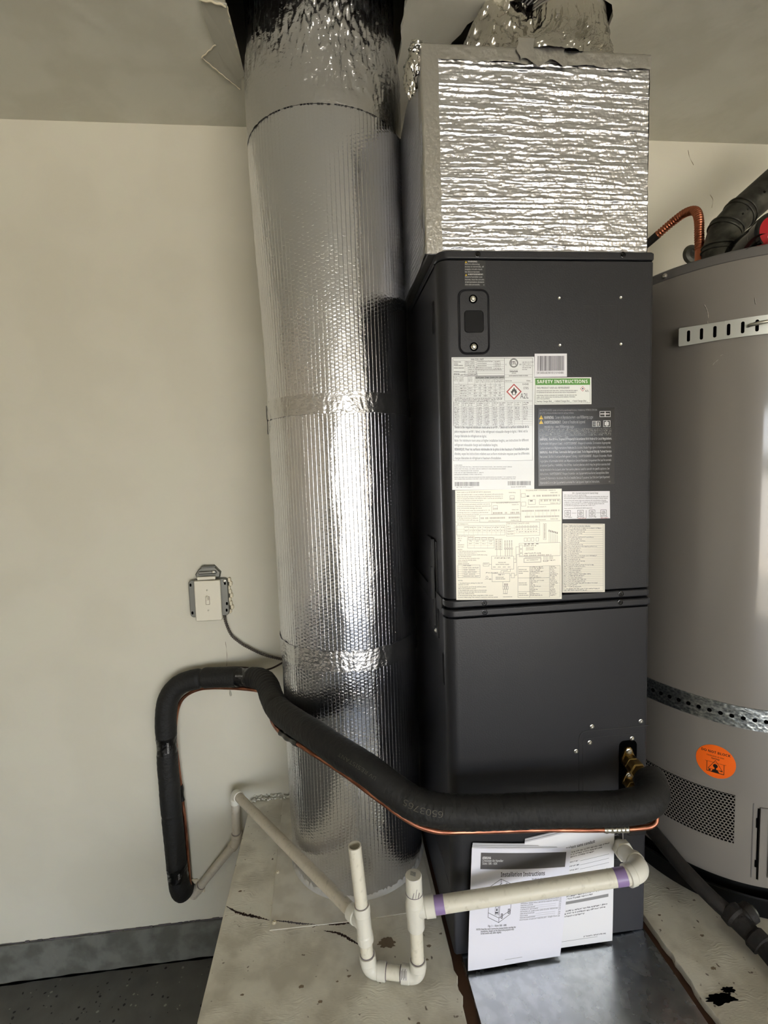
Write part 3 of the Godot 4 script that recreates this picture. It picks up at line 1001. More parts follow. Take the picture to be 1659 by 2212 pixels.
func build_air_handler() -> void:
	var u := thing("air_handler", "tall charcoal cabinet with white stickers standing between the round foil duct and the water heater", "air handler", Vector3(AW * 0.5, 0, -0.27))
	var c: Material = mats.charcoal_paint
	var body := obj("side_cabinet", slab(0.0015, 0.136, -0.533, AW - 0.0015, 1.464, -0.0315, 0.002), c, u)
	var up := obj("upper_panel", shell(0.796, 1.4635, 0.0, 0.0015), c, u)
	var low := obj("lower_panel", shell(0.137, 0.7545, 0.0, 0.0015), c, u)
	obj("base_cabinet", slab(0.002, -0.003, -0.533, AW - 0.001, 0.1335, -0.001, 0.005), mats.base_paint, u)
	# top cap with rounded front corners
	var g := G.new()
	g.xf = Transform3D(FLAT, Vector3.ZERO)
	g.prism(shell_outline(0.024, 0.001, -0.031), 1.4655, 1.4815, 0.003, 0.75)
	obj("top_cap", g, c, u)
	obj("top_frame", slab(-0.0005, 1.4655, -0.533, AW + 0.0005, 1.480, -0.0325, 0.0015), c, u)
	obj("top_deck", slab(0.01, 1.4635, -0.52, AW - 0.01, 1.4700, -0.04, 0.001), c, u)
	# the two rails of the horizontal seam, with a groove between them
	for q in [[0.7765, 0.7930], [0.7570, 0.7735]]:
		g = G.new()
		g.xf = Transform3D(FLAT, Vector3.ZERO)
		g.prism(shell_outline(0.024, 0.0025 if q[0] < 0.77 else 0.0005), q[0], q[1], 0.004, 0.75)
		obj("seam_rail", g, c, u)
	obj("seam_groove", slab(0.004, 0.752, -0.5, AW - 0.004, 0.798, -0.012, 0.001), mats.black_hole, u)
	obj("side_rail", slab(-0.002, 0.7575, -0.53, 0.0015, 0.792, -0.033, 0.001), mats.charcoal_dark, u)
	# recessed black screws in the cap and rails
	for q in [Vector3(0.079, 1.4735, 0.001), Vector3(0.376, 1.475, 0.001), Vector3(0.081, 0.785, 0.0005), Vector3(0.379, 0.7855, 0.0005), Vector3(0.081, 0.766, 0.0025), Vector3(0.376, 0.768, 0.0025)]:
		g = G.new()
		g.lathe(q, Vector3.BACK, [Vector2(0.0058, -0.0005), Vector2(0.0058, 0.0006), Vector2(0.005, 0.0008), Vector2(0.0045, -0.0001), Vector2(0.0038, 0.0), Vector2(0.0034, 0.0016), Vector2(0.0015, 0.0016), Vector2(0.0001, 0.0008)], 16)
		obj("cap_screw", g, mats.gloss_black, u)
	# control plate
	g = G.new()
	g.xf = Transform3D(Basis(), Vector3(0.0695, 1.347, 0))
	g.prism(round_rect(0.056, 0.117, 0.013, 6), 0.0002, 0.0014, 0.0008, 0.75)
	frame_of(0.064, 0.125, 0.0165, 0.004, g, 0.0001, 0.0022)
	var cp := obj("control_plate", g, c, u)
	g = G.new()
	g.xf = Transform3D(Basis(), Vector3(0.0695, 1.3475, 0.001))
	g.prism(round_rect(0.037, 0.0405, 0.0065, 5), 0.0, 0.0009, 0.0004, 0.75)
	obj("display_window", g, mats.window_glossy, cp)
	g = G.new()
	g.xf = Transform3D(Basis(), Vector3(0.0695, 1.3475, 0.001))
	frame_of(0.0405, 0.0435, 0.008, 0.002, g, 0.0, 0.0013)
	obj("window_frame", g, mats.charcoal_dark, cp)
	for y in [1.390, 1.2995]:
		g = G.new()
		g.disc(Vector3(0.0685, y, 0.0016), Vector3.BACK, 0.0085, 20)
		obj("screw_recess", g, mats.black_hole, cp)
		screw_head(Vector3(0.0680, y, 0.0017), Vector3.BACK, 0.0042, cp, mats.zinc)
	# knock-out dimples and their faint outline
	for q in [Vector3(0.244, 1.392, 0), Vector3(0.373, 1.393, 0), Vector3(0.245, 1.301, 0), Vector3(0.374, 1.302, 0)]:
		g = G.new()
		g.lathe(q, Vector3.BACK, [Vector2(0.0028, 0.0), Vector2(0.0024, 0.0005), Vector2(0.0012, 0.0002), Vector2(0.0001, 0.0001)], 12)
		obj("dimple", g, mats.zinc, up)
	g = G.new()
	for q in [[0.331, 1.378, 0.074, 0.0006], [0.3265, 1.346, 0.0005, 0.064], [0.3675, 1.346, 0.0005, 0.064]]:
		g.rbox(Vector3(q[0], q[1], 0.0001), Vector3(q[2], q[3], 0.0006), 0.0002)
	obj("knockout_outline", g, mats.charcoal_dark, up)
	# finger pulls on the side edge
	for q in [[1.369, -0.050, 0.070], [0.637, -0.033, 0.075]]:
		g = G.new()
		g.xf = Transform3D(Basis(Vector3(0, 0, 1), Vector3(0, 1, 0), Vector3(-1, 0, 0)), Vector3(0.0012, q[0], q[1]))
		frame_of(0.013, q[2], 0.0065, 0.004, g, 0.0, 0.0026)
		obj("finger_pull", g, c, u)
	# latch in its pocket on the left side
	var la := obj("latch_pocket", slab(-0.001, 0.688, -0.182, 0.002, 0.905, -0.078, 0.001), mats.charcoal_dark, u)
	g = G.new()
	g.rbox(Vector3(-0.004, 0.875, -0.10), Vector3(0.008, 0.07, 0.018), 0.002)
	g.rbox(Vector3(-0.006, 0.81, -0.097), Vector3(0.009, 0.075, 0.013), 0.002)
	g.rbox(Vector3(-0.004, 0.745, -0.10), Vector3(0.008, 0.065, 0.02), 0.002)
	g.rbox(Vector3(-0.003, 0.81, -0.135), Vector3(0.005, 0.20, 0.05), 0.002)
	obj("latch", g, mats.black_plastic, la)
	screw_head(Vector3(-0.0012, 0.70, -0.098), Vector3.LEFT, 0.004, la, mats.zinc)
	# service plate low on the right
	g = G.new()
	var bead := func(pts: Array, w: float):
		g.tube(smooth_path(pts, 0.004), func(_s, _t): return w, 8, false)
	bead.call([Vector3(0.2865, 0.145, 0.0), Vector3(0.2865, 0.3, 0.0), Vector3(0.2865, 0.46, 0.0), Vector3(0.2865, 0.472, 0.0), Vector3(0.291, 0.4835, 0.0), Vector3(0.3025, 0.488, 0.0), Vector3(0.315, 0.488, 0.0), Vector3(0.445, 0.488, 0.0)], 0.0011)
	bead.call([Vector3(0.2955, 0.145, 0.0), Vector3(0.2955, 0.3, 0.0), Vector3(0.2955, 0.462, 0.0), Vector3(0.2965, 0.4695, 0.0), Vector3(0.30, 0.4715, 0.0), Vector3(0.31, 0.4718, 0.0), Vector3(0.425, 0.4725, 0.0)], 0.0008)
	var sp := obj("service_plate_edge", g, mats.charcoal_dark, low)
	for q in [Vector3(0.315, 0.497, 0.0005), Vector3(0.427, 0.499, 0.0005), Vector3(0.310, 0.4615, 0.0005), Vector3(0.407, 0.4615, 0.0005), Vector3(0.279, 0.4445, 0.0005)]:
		screw_head(q, Vector3.BACK, 0.0036, sp, mats.zinc)
	# valve opening and brass valves
	g = G.new()
	g.xf = Transform3D(Basis(), Vector3(0.398, 0.378, 0))
	g.prism(round_rect(0.041, 0.160, 0.012, 6), 0.0001, 0.0012, 0.0004, 0.75)
	obj("valve_opening", g, mats.black_hole, low)
	var ba := Vector3(0.0, -0.06, 1).normalized()
	for k in 2:
		var y: float = [0.437, 0.383][k]
		var s: float = [1.0, 0.78][k]
		g = G.new()
		g.xf = Transform3D(Basis(), Vector3(0.396, y - 0.012 * s, 0))
		var pl := PackedVector2Array([Vector2(-0.015, -0.016), Vector2(0.013, -0.016), Vector2(0.015, -0.004), Vector2(0.008, 0.016), Vector2(0.004, 0.021), Vector2(-0.004, 0.021), Vector2(-0.008, 0.016), Vector2(-0.016, -0.004)])
		for i in pl.size(): pl[i] *= s
		g.prism(pl, 0.001, 0.008, 0.0015)
		g.xf = Transform3D()
		var b := Vector3(0.396, y - 0.022 * s, 0.006)
		g.lathe(b, ba, [Vector2(0.0001, 0), Vector2(0.0165 * s, 0), Vector2(0.0175 * s, 0.003), Vector2(0.0175 * s, 0.016), Vector2(0.0155 * s, 0.018)], 6)
		g.lathe(b + ba * 0.017, ba, [Vector2(0.0145 * s, 0), Vector2(0.0185 * s, 0.002), Vector2(0.0185 * s, 0.018 * s), Vector2(0.0165 * s, 0.021 * s), Vector2(0.0001, 0.021 * s)], 6)
		var va := obj("brass_valve", g, mats.brass, low)
		screw_head(Vector3(0.395, y, 0.008), Vector3.BACK, 0.0052 * s, va, mats.zinc)
		if k == 1:
			screw_head(Vector3(0.389, y - 0.038, 0.006), Vector3.BACK, 0.0045, va, mats.zinc)
			g = G.new()
			var e := b + ba * 0.030
			g.lathe(e, ba, [Vector2(0.0095, 0), Vector2(0.0095, 0.006), Vector2(0.0080, 0.0075), Vector2(0.0065, 0.0075), Vector2(0.0055, 0.003), Vector2(0.0001, 0.003)], 18)
			obj("flare_end", g, mats.copper, va)
	# round knock-out port and drain port
	g = G.new()
	g.xf = Transform3D(Basis(), Vector3(0.421, 0.262, 0))
	g.prism(round_rect(0.044, 0.058, 0.006, 4), 0.0, 0.0012, 0.0005, 0.75)
	var kp := obj("port_plate", g, mats.black_plastic, low)
	g = G.new()
	g.xf = Transform3D(Basis(), Vector3(0.421, 0.262, 0.001))
	frame_of(0.038, 0.038, 0.0189, 0.0055, g, 0.0, 0.005)
	frame_of(0.022, 0.022, 0.0109, 0.004, g, 0.0, 0.004)
	frame_of(0.043, 0.05, 0.006, 0.003, g, 0.0, 0.002)
	obj("port_ring", g, c, kp)
	g = G.new()
	g.disc(Vector3(0.379, 0.202, 0.0006), Vector3.BACK, 0.020, 28)
	g.lathe(Vector3(0.379, 0.202, 0), Vector3.BACK, [Vector2(0.0225, 0), Vector2(0.0215, 0.002), Vector2(0.0195, 0.0008)], 28)
	obj("drain_port", g, mats.black_plastic, low)
	build_stickers(up, low)

func sticker(called: String, corners: Array, cv: Canvas, rough: float, parent: Node, label: String) -> void:
	var g := G.new()
	var c := []
	for p in corners: c.append(Vector3(p.x, p.y, 0.0006))
	sheet_on(g, c, 0.0005)
	var m := print_mat(called + "_print", cv, rough)
	m.clearcoat_enabled = called != "black_sticker"
	m.clearcoat = 0.4
	m.clearcoat_roughness = 0.12
	tri_relief(m)
	obj(called, g, m, parent, label)

var peel: ImageTexture
func tri_relief(_m: StandardMaterial3D) -> void:
	pass

func flame(cv: Canvas, c: Vector2, s: float, red: Color) -> void: # fire sign in a red diamond
	cv.fill_poly(PackedVector2Array([c + Vector2(0, -s), c + Vector2(s, 0), c + Vector2(0, s), c + Vector2(-s, 0)]), red)
	var i := s * 0.82
	cv.fill_poly(PackedVector2Array([c + Vector2(0, -i), c + Vector2(i, 0), c + Vector2(0, i), c + Vector2(-i, 0)]), Color(0.96, 0.95, 0.95))
	var k := Color(0.07, 0.06, 0.07)
	var f := PackedVector2Array()
	for p in [[-0.22, 0.30], [-0.38, 0.12], [-0.40, -0.06], [-0.33, -0.16], [-0.30, -0.04], [-0.24, -0.08], [-0.26, -0.24], [-0.18, -0.36], [-0.14, -0.22], [-0.08, -0.28], [-0.06, -0.46], [0.02, -0.60], [0.06, -0.44], [0.14, -0.34], [0.14, -0.20], [0.20, -0.26], [0.24, -0.38], [0.30, -0.24], [0.28, -0.08], [0.34, -0.14], [0.38, 0.0], [0.36, 0.16], [0.20, 0.30]]:
		f.append(c + Vector2(p[0], p[1]) * s)
	cv.fill_poly(f, k)
	var inner := PackedVector2Array()
	for p in [[-0.12, 0.30], [-0.16, 0.14], [-0.06, 0.02], [-0.02, -0.10], [0.06, 0.02], [0.12, 0.08], [0.12, 0.30]]: inner.append(c + Vector2(p[0], p[1]) * s)
	cv.fill_poly(inner, Color(0.96, 0.95, 0.95))
	cv.rect(c.x - s * 0.30, c.y + s * 0.36, s * 0.6, s * 0.07, k)

func warn_sign(cv: Canvas, c: Vector2, s: float) -> void:
	cv.fill_poly(PackedVector2Array([c + Vector2(0, -s), c + Vector2(s, s * 0.8), c + Vector2(-s, s * 0.8)]), Color(0.93, 0.78, 0.1))
	cv.rect(c.x - s * 0.08, c.y - s * 0.45, s * 0.16, s * 0.75, Color(0.1, 0.1, 0.1))
	cv.rect(c.x - s * 0.08, c.y + s * 0.45, s * 0.16, s * 0.16, Color(0.1, 0.1, 0.1))

func build_stickers(up: Node, _low: Node) -> void:
	var r := RandomNumberGenerator.new()
	r.seed = 21
	var ink := Color(0.13, 0.13, 0.15)
	var dim := Color(0.22, 0.22, 0.25)
	var pap := Color(0.90, 0.91, 0.91)
	# small white-on-black warning above the control plate
	var cv := Canvas.new(240, 290, Color(0.165, 0.165, 0.17))
	var wh := Color(0.86, 0.86, 0.85)
	var rows := ["WARNING:", "Before obtaining", "access to terminals, all", "supply circuits must", "be disconnected.", "AVERTISSEMENT:", "Avant d'accéder aux", "bornes, tous les circuits", "d'alimentation doivent", "être déconnectés."]
	var widths := [120, 175, 222, 205, 178, 185, 205, 225, 225, 180]
	for i in 10:
		var w := i == 0 or i == 5
		if w: warn_sign(cv, Vector2(20, 18 + i * 28.5), 12)
		cv.text(rows[i], 38 if w else 5, i * 28.3, 21, wh, widths[i], w)
	cv.text("01", 212, 262, 14, wh)
	sticker("warning_sticker", [Vector2(0.0525, 1.4625), Vector2(0.0945, 1.4625), Vector2(0.094, 1.4135), Vector2(0.052, 1.4135)], cv, 0.35, up, "small white on black warning sticker")
	# data plate
	cv = Canvas.new(664, 1052, pap)
	cv.frame(10, 8, 640, 810, dim, 2)
	cv.text("FAN COIL UNIT", 150, 6, 18, ink, 110)
	cv.rect(10, 26, 410, 1, dim)
	var tbl := func(x: float, y: float, cols: Array, rowsN: int, rh: float):
		var px := x
		for i in cols.size() + 1:
			cv.rect(px, y, 1.4, rh * rowsN, dim)
			if i < cols.size(): px += cols[i]
		for j in rowsN + 1: cv.rect(x, y + j * rh, px - x, 1.2, dim)
	cv.rect(420, 8, 2, 330, dim)
	for q in [["PRODUCT NO.", 16, 30, 62], ["MODEL", 16, 45, 40], ["POWER SOURCE", 16, 57, 76], ["DESIGN PRESSURE", 16, 76, 84], ["MAXIMUM ALLOWABLE", 16, 106, 96], ["PRESSURE", 16, 122, 48]]: cv.text(q[0], q[1], q[2], 14, ink, q[3], true, "Droid Sans", 15)
	for j in 8:
		cv.scribble(108 if j < 3 else 128, 31 + j * 14.5, 72, 7, ink, r)
		cv.rect(104 if j < 3 else 112, 41 + j * 14.5, 92, 1, dim)
	cv.rect(104, 26, 1.4, 118, dim); cv.rect(196, 26, 1.4, 118, dim); cv.rect(336, 26, 1.4, 70, dim)
	cv.text("The Rated Input Current of The Power", 202, 27, 14, ink, 128, false, "Droid Sans", 16)
	cv.text("Conversion Equipment", 202, 42, 14, ink, 80, false, "Droid Sans", 15)
	cv.text("INDOOR FAN MOTOR", 202, 60, 14, ink, 78, false, "Droid Sans", 15)
	cv.text("MCA (Minimum circuit ampacity)", 202, 76, 14, ink, 120, false, "Droid Sans", 15)
	cv.text("MOP (Rating of overcurrent protective device)", 202, 92, 14, ink, 200, false, "Droid Sans", 15)
	for j in 5: cv.scribble(344, 30 + j * 14, 46, 7, ink, r)
	for j in 6: cv.rect(196, 57 + j * 17, 224, 1, dim)
	cv.rect(10, 144, 410, 1.4, dim)
	cv.scribble(16, 130, 190, 8, ink, r)
	tbl.call(14, 146, [42, 70, 56, 42, 42, 42, 38, 38, 36], 1, 62)
	for k in 9:
		var x0: float = [18, 62, 132, 188, 230, 272, 314, 352, 388][k]
		for j in (2 if k > 2 else 3): cv.scribble(x0, 152 + j * 13 + (22 if k > 2 else 0), 30, 7, ink, r)
	cv.blend(186, 147, 234, 22, Color(0.3, 0.3, 0.3, 0.45))
	for k in 6: cv.scribble(190 + k * 38, 152, 32, 10, ink, r)
	tbl.call(14, 208, [42, 70, 56, 42, 42, 42, 38, 38, 36], 5, 20)
	for j in 5:
		cv.frame(24, 212 + j * 20, 20, 12, dim, 1)
		cv.scribble(64, 214 + j * 20, 54, 8, ink, r)
		for k in 7: cv.scribble(132 + k * 40, 214 + j * 20, 28 if (k + j) % 3 else 18, 7 if (k * 3 + j) % 4 else 2, ink, r)
	for j in 3: cv.scribble(22, 314 + j * 11, 385 if j < 2 else 330, 8, ink, r)
	# certification mark and flammability sign
	cv.ring(Vector2(497, 47), 33, 36, ink); cv.ring(Vector2(497, 47), 26, 31, ink)
	cv.text("ETL", 473, 22, 38, ink, 48, true, "Droid Sans", 52)
	cv.text("C", 428, 50, 14, ink); cv.text("US", 540, 50, 14, ink)
	cv.rect(462, 94, 72, 1.4, dim)
	cv.text("Intertek", 462, 98, 20, ink, 72, true)
	cv.text("3070955", 478, 120, 14, ink, 42, false, "Droid Sans", 15)
	for j in 5: cv.scribble(566, 38 + j * 14, [90, 74, 92, 70, 42][j], 7, dim, r)
	cv.rect(420, 138, 230, 1.4, dim)
	cv.text("DATE MANUFACTURED: 01/2025", 456, 140, 14, ink, 160, true, "Droid Sans", 15)
	cv.rect(420, 156, 230, 1.4, dim)
	cv.text("MADE IN CHINA", 426, 180, 14, ink, 58, false, "Droid Sans", 14)
	cv.text("China", 598, 176, 15, ink, 38)
	cv.rect(420, 198, 230, 1.4, dim)
	flame(cv, Vector2(498, 270), 62, Color(0.66, 0.13, 0.14))
	cv.text("R-454B", 566, 200, 20, dim, 56); cv.text("ETRS", 574, 226, 26, dim, 48)
	cv.text("A2L", 548, 268, 52, ink, 74, false, "Droid Sans", 78)
	cv.rect(420, 340, 230, 1.4, dim)
	tbl.call(12, 348, [64, 52, 66, 58, 66, 58, 66, 58, 66, 82], 1, 36)
	tbl.call(12, 384, [64, 52, 66, 58, 66, 58, 66, 58, 66, 82], 11, 13.6)
	for k in 10:
		var x0: float = [16, 80, 132, 198, 256, 322, 380, 446, 504, 570][k]
		cv.scribble(x0, 353, 46, 8, ink, r); cv.scribble(x0, 367, 34, 8, ink, r)
		for j in (11 if k < 8 else 8): cv.scribble(x0 + 3, 387 + j * 13.6, 36, 8, dim, r)
	var para := [["TAmin is the required minimum room area in m²/ft². / TAmin est la surface minimale de la", 604], ["pièce requise en m²/ft². / Mrel. is the refrigerant releasable charge in kg/oz. / Mrel. est la", 594], ["charge libérable de réfrigérant en kg/oz.", 262], ["Note: For minimum room areas at higher installation heights, see instructions for different", 602], ["refrigerant releasable charge and installation heights.", 352], ["REMARQUE: Pour les surfaces minimales de la pièce à des hauteurs d'installations plus", 606], ["élevées, voyez les instructions relatives aux surfaces minimales requises pour les différentes", 610], ["charges libérables de réfrigérant et hauteurs d'installation.", 380]]
	for i in 8: cv.text(para[i][0], 18, 530 + i * 35.5, 28, ink, para[i][1], i in [0, 5], "Droid Sans", 38)
	for q in [["IF INCLUDED:", 846, 70], ["FIELD HEATER INSTALL: INSTRUCTIONS ENCLOSED, SEE HEATER, DUST SPACE", 860, 470], ["WITH UNIT VOLTAGE, USE MIN. CIRCUIT AMPACITY AND BREAKER DOCUMENT", 876, 420], ["PHOTO PROVIDED FOR HEATER", 892, 200], ["FOR USE AT AIR TEMPERATURE 0 - 200 °F", 907, 240], ["MAXIMUM EXTERNAL STATIC 0.80 IN W.C.", 922, 230], ["NOTE: FOR UNITS THAT HAVE AN AUXILIARY ELECTRIC HEATER INSTALLED, ENSURE 1\" OF CLEARANCE FROM", 944, 500], ["ANY COMBUSTIBLE MATERIALS FOR FIRST 3 FEET OF SUPPLY PLENUM AND DUCT WORK EXITING THE UNIT", 958, 498]]:
		cv.text(q[0], 16, q[1], 14, dim, q[2], false, "Droid Sans", 16)
	cv.barcode(20, 988, 196, 34, r, dim)
	cv.scribble(30, 1026, 140, 9, dim, r)
	cv.barcode(448, 984, 190, 34, r, dim)
	cv.text("Serial: 07259Y10976", 470, 1020, 16, dim, 130)
	sticker("data_sticker", [Vector2(0.0235, 1.2800), Vector2(0.1915, 1.2790), Vector2(0.1895, 1.0150), Vector2(0.0190, 1.0205)], cv, 0.32, up, "large white data sticker with tables and a red diamond fire sign")
	# serial number bar code
	cv = Canvas.new(270, 182, Color(0.91, 0.91, 0.93))
	cv.barcode(24, 18, 222, 116, r, Color(0.22, 0.2, 0.25))
	cv.text("SN 5400L683901B1310160480", 18, 134, 28, dim, 228, false, "Droid Sans", 34)
	sticker("serial_sticker", [Vector2(0.1925, 1.2850), Vector2(0.2595, 1.2845), Vector2(0.2595, 1.2390), Vector2(0.1915, 1.2395)], cv, 0.35, up, "small white bar code sticker with a serial number")
	# green safety instructions
	cv = Canvas.new(480, 216, Color(0.92, 0.93, 0.91))
	cv.frame(8, 8, 462, 198, dim, 2)
	cv.rect(8, 8, 462, 52, Color(0.27, 0.55, 0.12))
	cv.text("SAFETY INSTRUCTIONS", 20, 8, 40, Color(0.95, 0.97, 0.93), 436, true, "Droid Sans", 54)
	cv.text("THIS PRODUCT USES A2L REFRIGERANT", 18, 70, 20, ink, 282)
	cv.text("APPLICATION RESTRICTIONS MAY APPLY. INSTALLATION MAY BE SUBJECT", 16, 100, 14, ink, 352, false, "Droid Sans", 16)
	cv.text("TO MINIMUM ROOM AREA AND MOUNTING HEIGHT REQUIREMENTS.", 16, 114, 14, ink, 340, false, "Droid Sans", 16)
	cv.text("ADDITIONAL DETAILS AVAILABLE BY SCANNING THE QR CODE ON THIS", 16, 136, 14, ink, 344, false, "Droid Sans", 16)
	cv.text("LABEL, OR BY CONSULTING THE INSTALLATION MANUAL PROVIDED", 16, 150, 14, ink, 330, false, "Droid Sans", 16)
	cv.text("WITH THIS EQUIPMENT.", 16, 164, 14, ink, 118, false, "Droid Sans", 16)
	cv.text("Factory Charge (lbs) __ + Added Charge (lbs) __ = Total Charge (lbs) __", 16, 178, 18, ink, 440)
	flame(cv, Vector2(406, 92), 21, Color(0.66, 0.13, 0.14))
	cv.text("A2L", 424, 96, 20, ink)
	sticker("safety_sticker", [Vector2(0.1910, 1.2385), Vector2(0.3110, 1.2370), Vector2(0.3115, 1.1835), Vector2(0.1915, 1.1850)], cv, 0.35, up, "white safety sticker with a green title band")
	# glossy black warning sticker
	cv = Canvas.new(660, 620, Color(0.065, 0.07, 0.085))
	wh = Color(0.80, 0.80, 0.80)
	cv.text("LEAK DETECTION SYSTEM installed. Unit must be powered except for service. / Installation du SYSTÈME DE DÉTECTION", 12, 8, 18, wh, 500)
	cv.text("DES FUITES. L'unité sera alimentée en électricité, sauf pour l'entretien.", 12, 30, 18, wh, 300)
	warn_sign(cv, Vector2(28, 76), 18); warn_sign(cv, Vector2(28, 112), 18)
	cv.text("WARNING:", 52, 56, 30, wh, 90, true); cv.text("Cancer and Reproductive Harm - www.P65Warnings.ca.gov", 146, 56, 30, wh, 330)
	cv.text("AVERTISSEMENT:", 52, 94, 30, wh, 150, true); cv.text("Cancer et Troubles de l'appareil", 208, 94, 30, wh, 200)
	cv.text("reproducteur - www.P65Warnings.ca.gov", 52, 130, 28, wh, 260)
	for q in [[530, 30, 96, 46], [466, 108, 70, 46], [562, 104, 62, 52]]: # open-book signs
		var o := Vector2(q[0], q[1])
		for k in 2:
			var x1: float = q[2] * 0.5
			cv.frame(o.x + k * x1, o.y, x1, q[3], wh, 4)
	cv.rect(538, 48, 78, 8, wh); cv.rect(512, 118, 10, 28, wh)
	for j in 3: cv.rect(474, 120 + j * 9, 22, 3, wh)
	for j in 2: cv.rect(574 + j * 22, 116, 14, 28, wh)
	for j in 6: cv.scribble(12, 166 + j * 12, 620 if j < 5 else 240, 8, Color(0.7, 0.7, 0.66), r)
	var bt := [["WARNING - Risk Of Fire. Dispose Of Properly In Accordance With Federal Or Local Regulations.", 628], ["Flammable Refrigerant Used. / AVERTISSEMENT - Risque d'incendie. Élimination Appropriée", 616], ["Conformément Aux Réglementations Fédérales Ou Locales. Fluide Frigorigène Inflammable Utilisé.", 622], ["WARNING - Risk Of Fire. Flammable Refrigerant Used. To Be Repaired Only By Trained Service", 624], ["Personnel. Do Not Puncture Refrigerant Tubing. / AVERTISSEMENT - Risque d'incendie. Fluide", 628], ["Frigorigène Inflammable Utilisé. Les Réparations Seront Réalisées Uniquement Par Les Personnels", 622], ["de service Qualifiés. / WARNING: Risk Of Fire - Auxiliary devices which may be ignition sources shall", 612], ["not be installed in the ductwork, other than auxiliary devices listed for use with the specific appliance. See", 606], ["instructions. / AVERTISSEMENT: Risque d'incendie - Les Équipements Auxiliaires Susceptibles d'être", 600], ["Sources D'inflammation Ne doivent Pas Être Installés Dans La Tuyauterie, Sauf S'ils Sont Spécifiquement", 608], ["Répertoriés Comme Des Équipements Auxiliaires Pour Cet Appareil. Voyez Les Instructions.", 520]]
	for i in 11: cv.text(bt[i][0], 12, 232 + i * 34.6, 28, wh, bt[i][1], i in [0, 3], "Droid Sans", 37)
	cv.text("01", 606, 590, 14, wh)
	sticker("black_sticker", [Vector2(0.1980, 1.1785), Vector2(0.3610, 1.1760), Vector2(0.3625, 1.0190), Vector2(0.1985, 1.0215)], cv, 0.16, up, "glossy black sticker with rows of white warning text")
	# cream wiring diagram
	cv = Canvas.new(900, 920, Color(0.94, 0.925, 0.86))
	wiring(cv, r)
	sticker("wiring_sticker", [Vector2(0.0250, 1.0195), Vector2(0.2480, 1.0140), Vector2(0.2475, 0.7830), Vector2(0.0225, 0.7950)], cv, 0.33, up, "large cream wiring diagram sticker")
	# dip switch notice
	cv = Canvas.new(408, 232, Color(0.91, 0.91, 0.93))
	cv.text("SW1-1: Dip Switch Instruction for Capacity Change", 80, 6, 16, dim, 230)
	for q in [["SW1-1: dip switch is used for capacity change.", 10, 26, 200], ["When matching with Inverter single zone condensers in the communication, the indoor unit", 10, 40, 386], ["will automatically adjust to 18,000 BTU/H or 24,000 BTU/H according to condenser capacity.", 10, 54, 384], ["When matching with Inverter single zone condensers 24V communication or the party", 10, 72, 370], ["condensers, it needs to set the SW1-1. Change the capacity of indoor unit to 18,000 BTU/H", 10, 86, 384], ["by adjusting the dip switch SW1-1 from '0' to '1'. Change the capacity of indoor unit", 10, 100, 352], ["to 36,000 BTU/H by adjusting the dip switch SW1-1 from '2' to '1'.", 10, 114, 276], ["Power needs to be OFF BEFORE DIP SWITCH adjustment.", 10, 136, 250]]:
		cv.text(q[0], q[1], q[2], 14, ink, q[3], false, "Droid Sans", 16)
	for k in 4:
		var p := Vector2([42, 152, 252, 352][k], 184)
		cv.frame(p.x - 26, p.y - 26, 52, 52, ink, 3)
		cv.ring(p, 15, 17, ink); cv.ring(p, 9, 11, ink)
		var a: float = [0.0, 0.6, 0.0, 0.7][k]
		cv.line(p + Vector2(sin(a), -cos(a)) * 9, p - Vector2(sin(a), -cos(a)) * 9, 3, ink)
		cv.scribble(p.x - 30, 214, 66, 8, ink, r)
		if k % 2 == 0: cv.line(p + Vector2(36, 0), p + Vector2(74, 0), 2, ink)
		else: cv.scribble(p.x - 24, 224, 70, 7, Color(0.65, 0.15, 0.15), r)
	cv.rect(200, 160, 3, 68, dim)
	sticker("switch_notice_sticker", [Vector2(0.2500, 1.0085), Vector2(0.3520, 1.0050), Vector2(0.3530, 0.9480), Vector2(0.2500, 0.9510)], cv, 0.4, up, "small white switch setting notice sticker")
	# fault code table
	cv = Canvas.new(372, 584, Color(0.90, 0.885, 0.83))
	cv.frame(8, 8, 352, 566, dim, 2)
	cv.rect(48, 8, 1.5, 530, dim)
	cv.text("Display", 12, 10, 16, ink, 34); cv.text("Malfunction & protection indication", 58, 8, 18, ink, 190)
	for j in 33:
		cv.rect(8, 28 + j * 15.6, 352, 1.3, dim)
		cv.scribble(14, 32 + j * 15.6, 24, 8, ink, r)
		cv.scribble(58, 32 + j * 15.6, r.randf_range(70, 150) if j % 5 else r.randf_range(190, 285), 8, ink, r)
	cv.scribble(14, 548, 310, 9, ink, r); cv.scribble(14, 560, 200, 9, ink, r)
	sticker("fault_table_sticker", [Vector2(0.2495, 0.9420), Vector2(0.3415, 0.9370), Vector2(0.3425, 0.7920), Vector2(0.2490, 0.7965)], cv, 0.35, up, "white fault table sticker beside the wiring diagram")
	# small notice low on the right, mostly behind the booklet
	cv = Canvas.new(300, 130, Color(0.13, 0.135, 0.15))
	cv.frame(4, 4, 290, 120, wh, 3)
	for j in 7: cv.scribble(150, 12 + j * 14, 126 if j % 3 else 100, 8, wh, r)
	for j in 6: cv.scribble(16, 14 + j * 16, 110, 8, wh, r)
	sticker("drain_sticker", [Vector2(0.245, 0.278), Vector2(0.391, 0.277), Vector2(0.3925, 0.221), Vector2(0.245, 0.222)], cv, 0.35, _low, "black notice with a rounded white border")

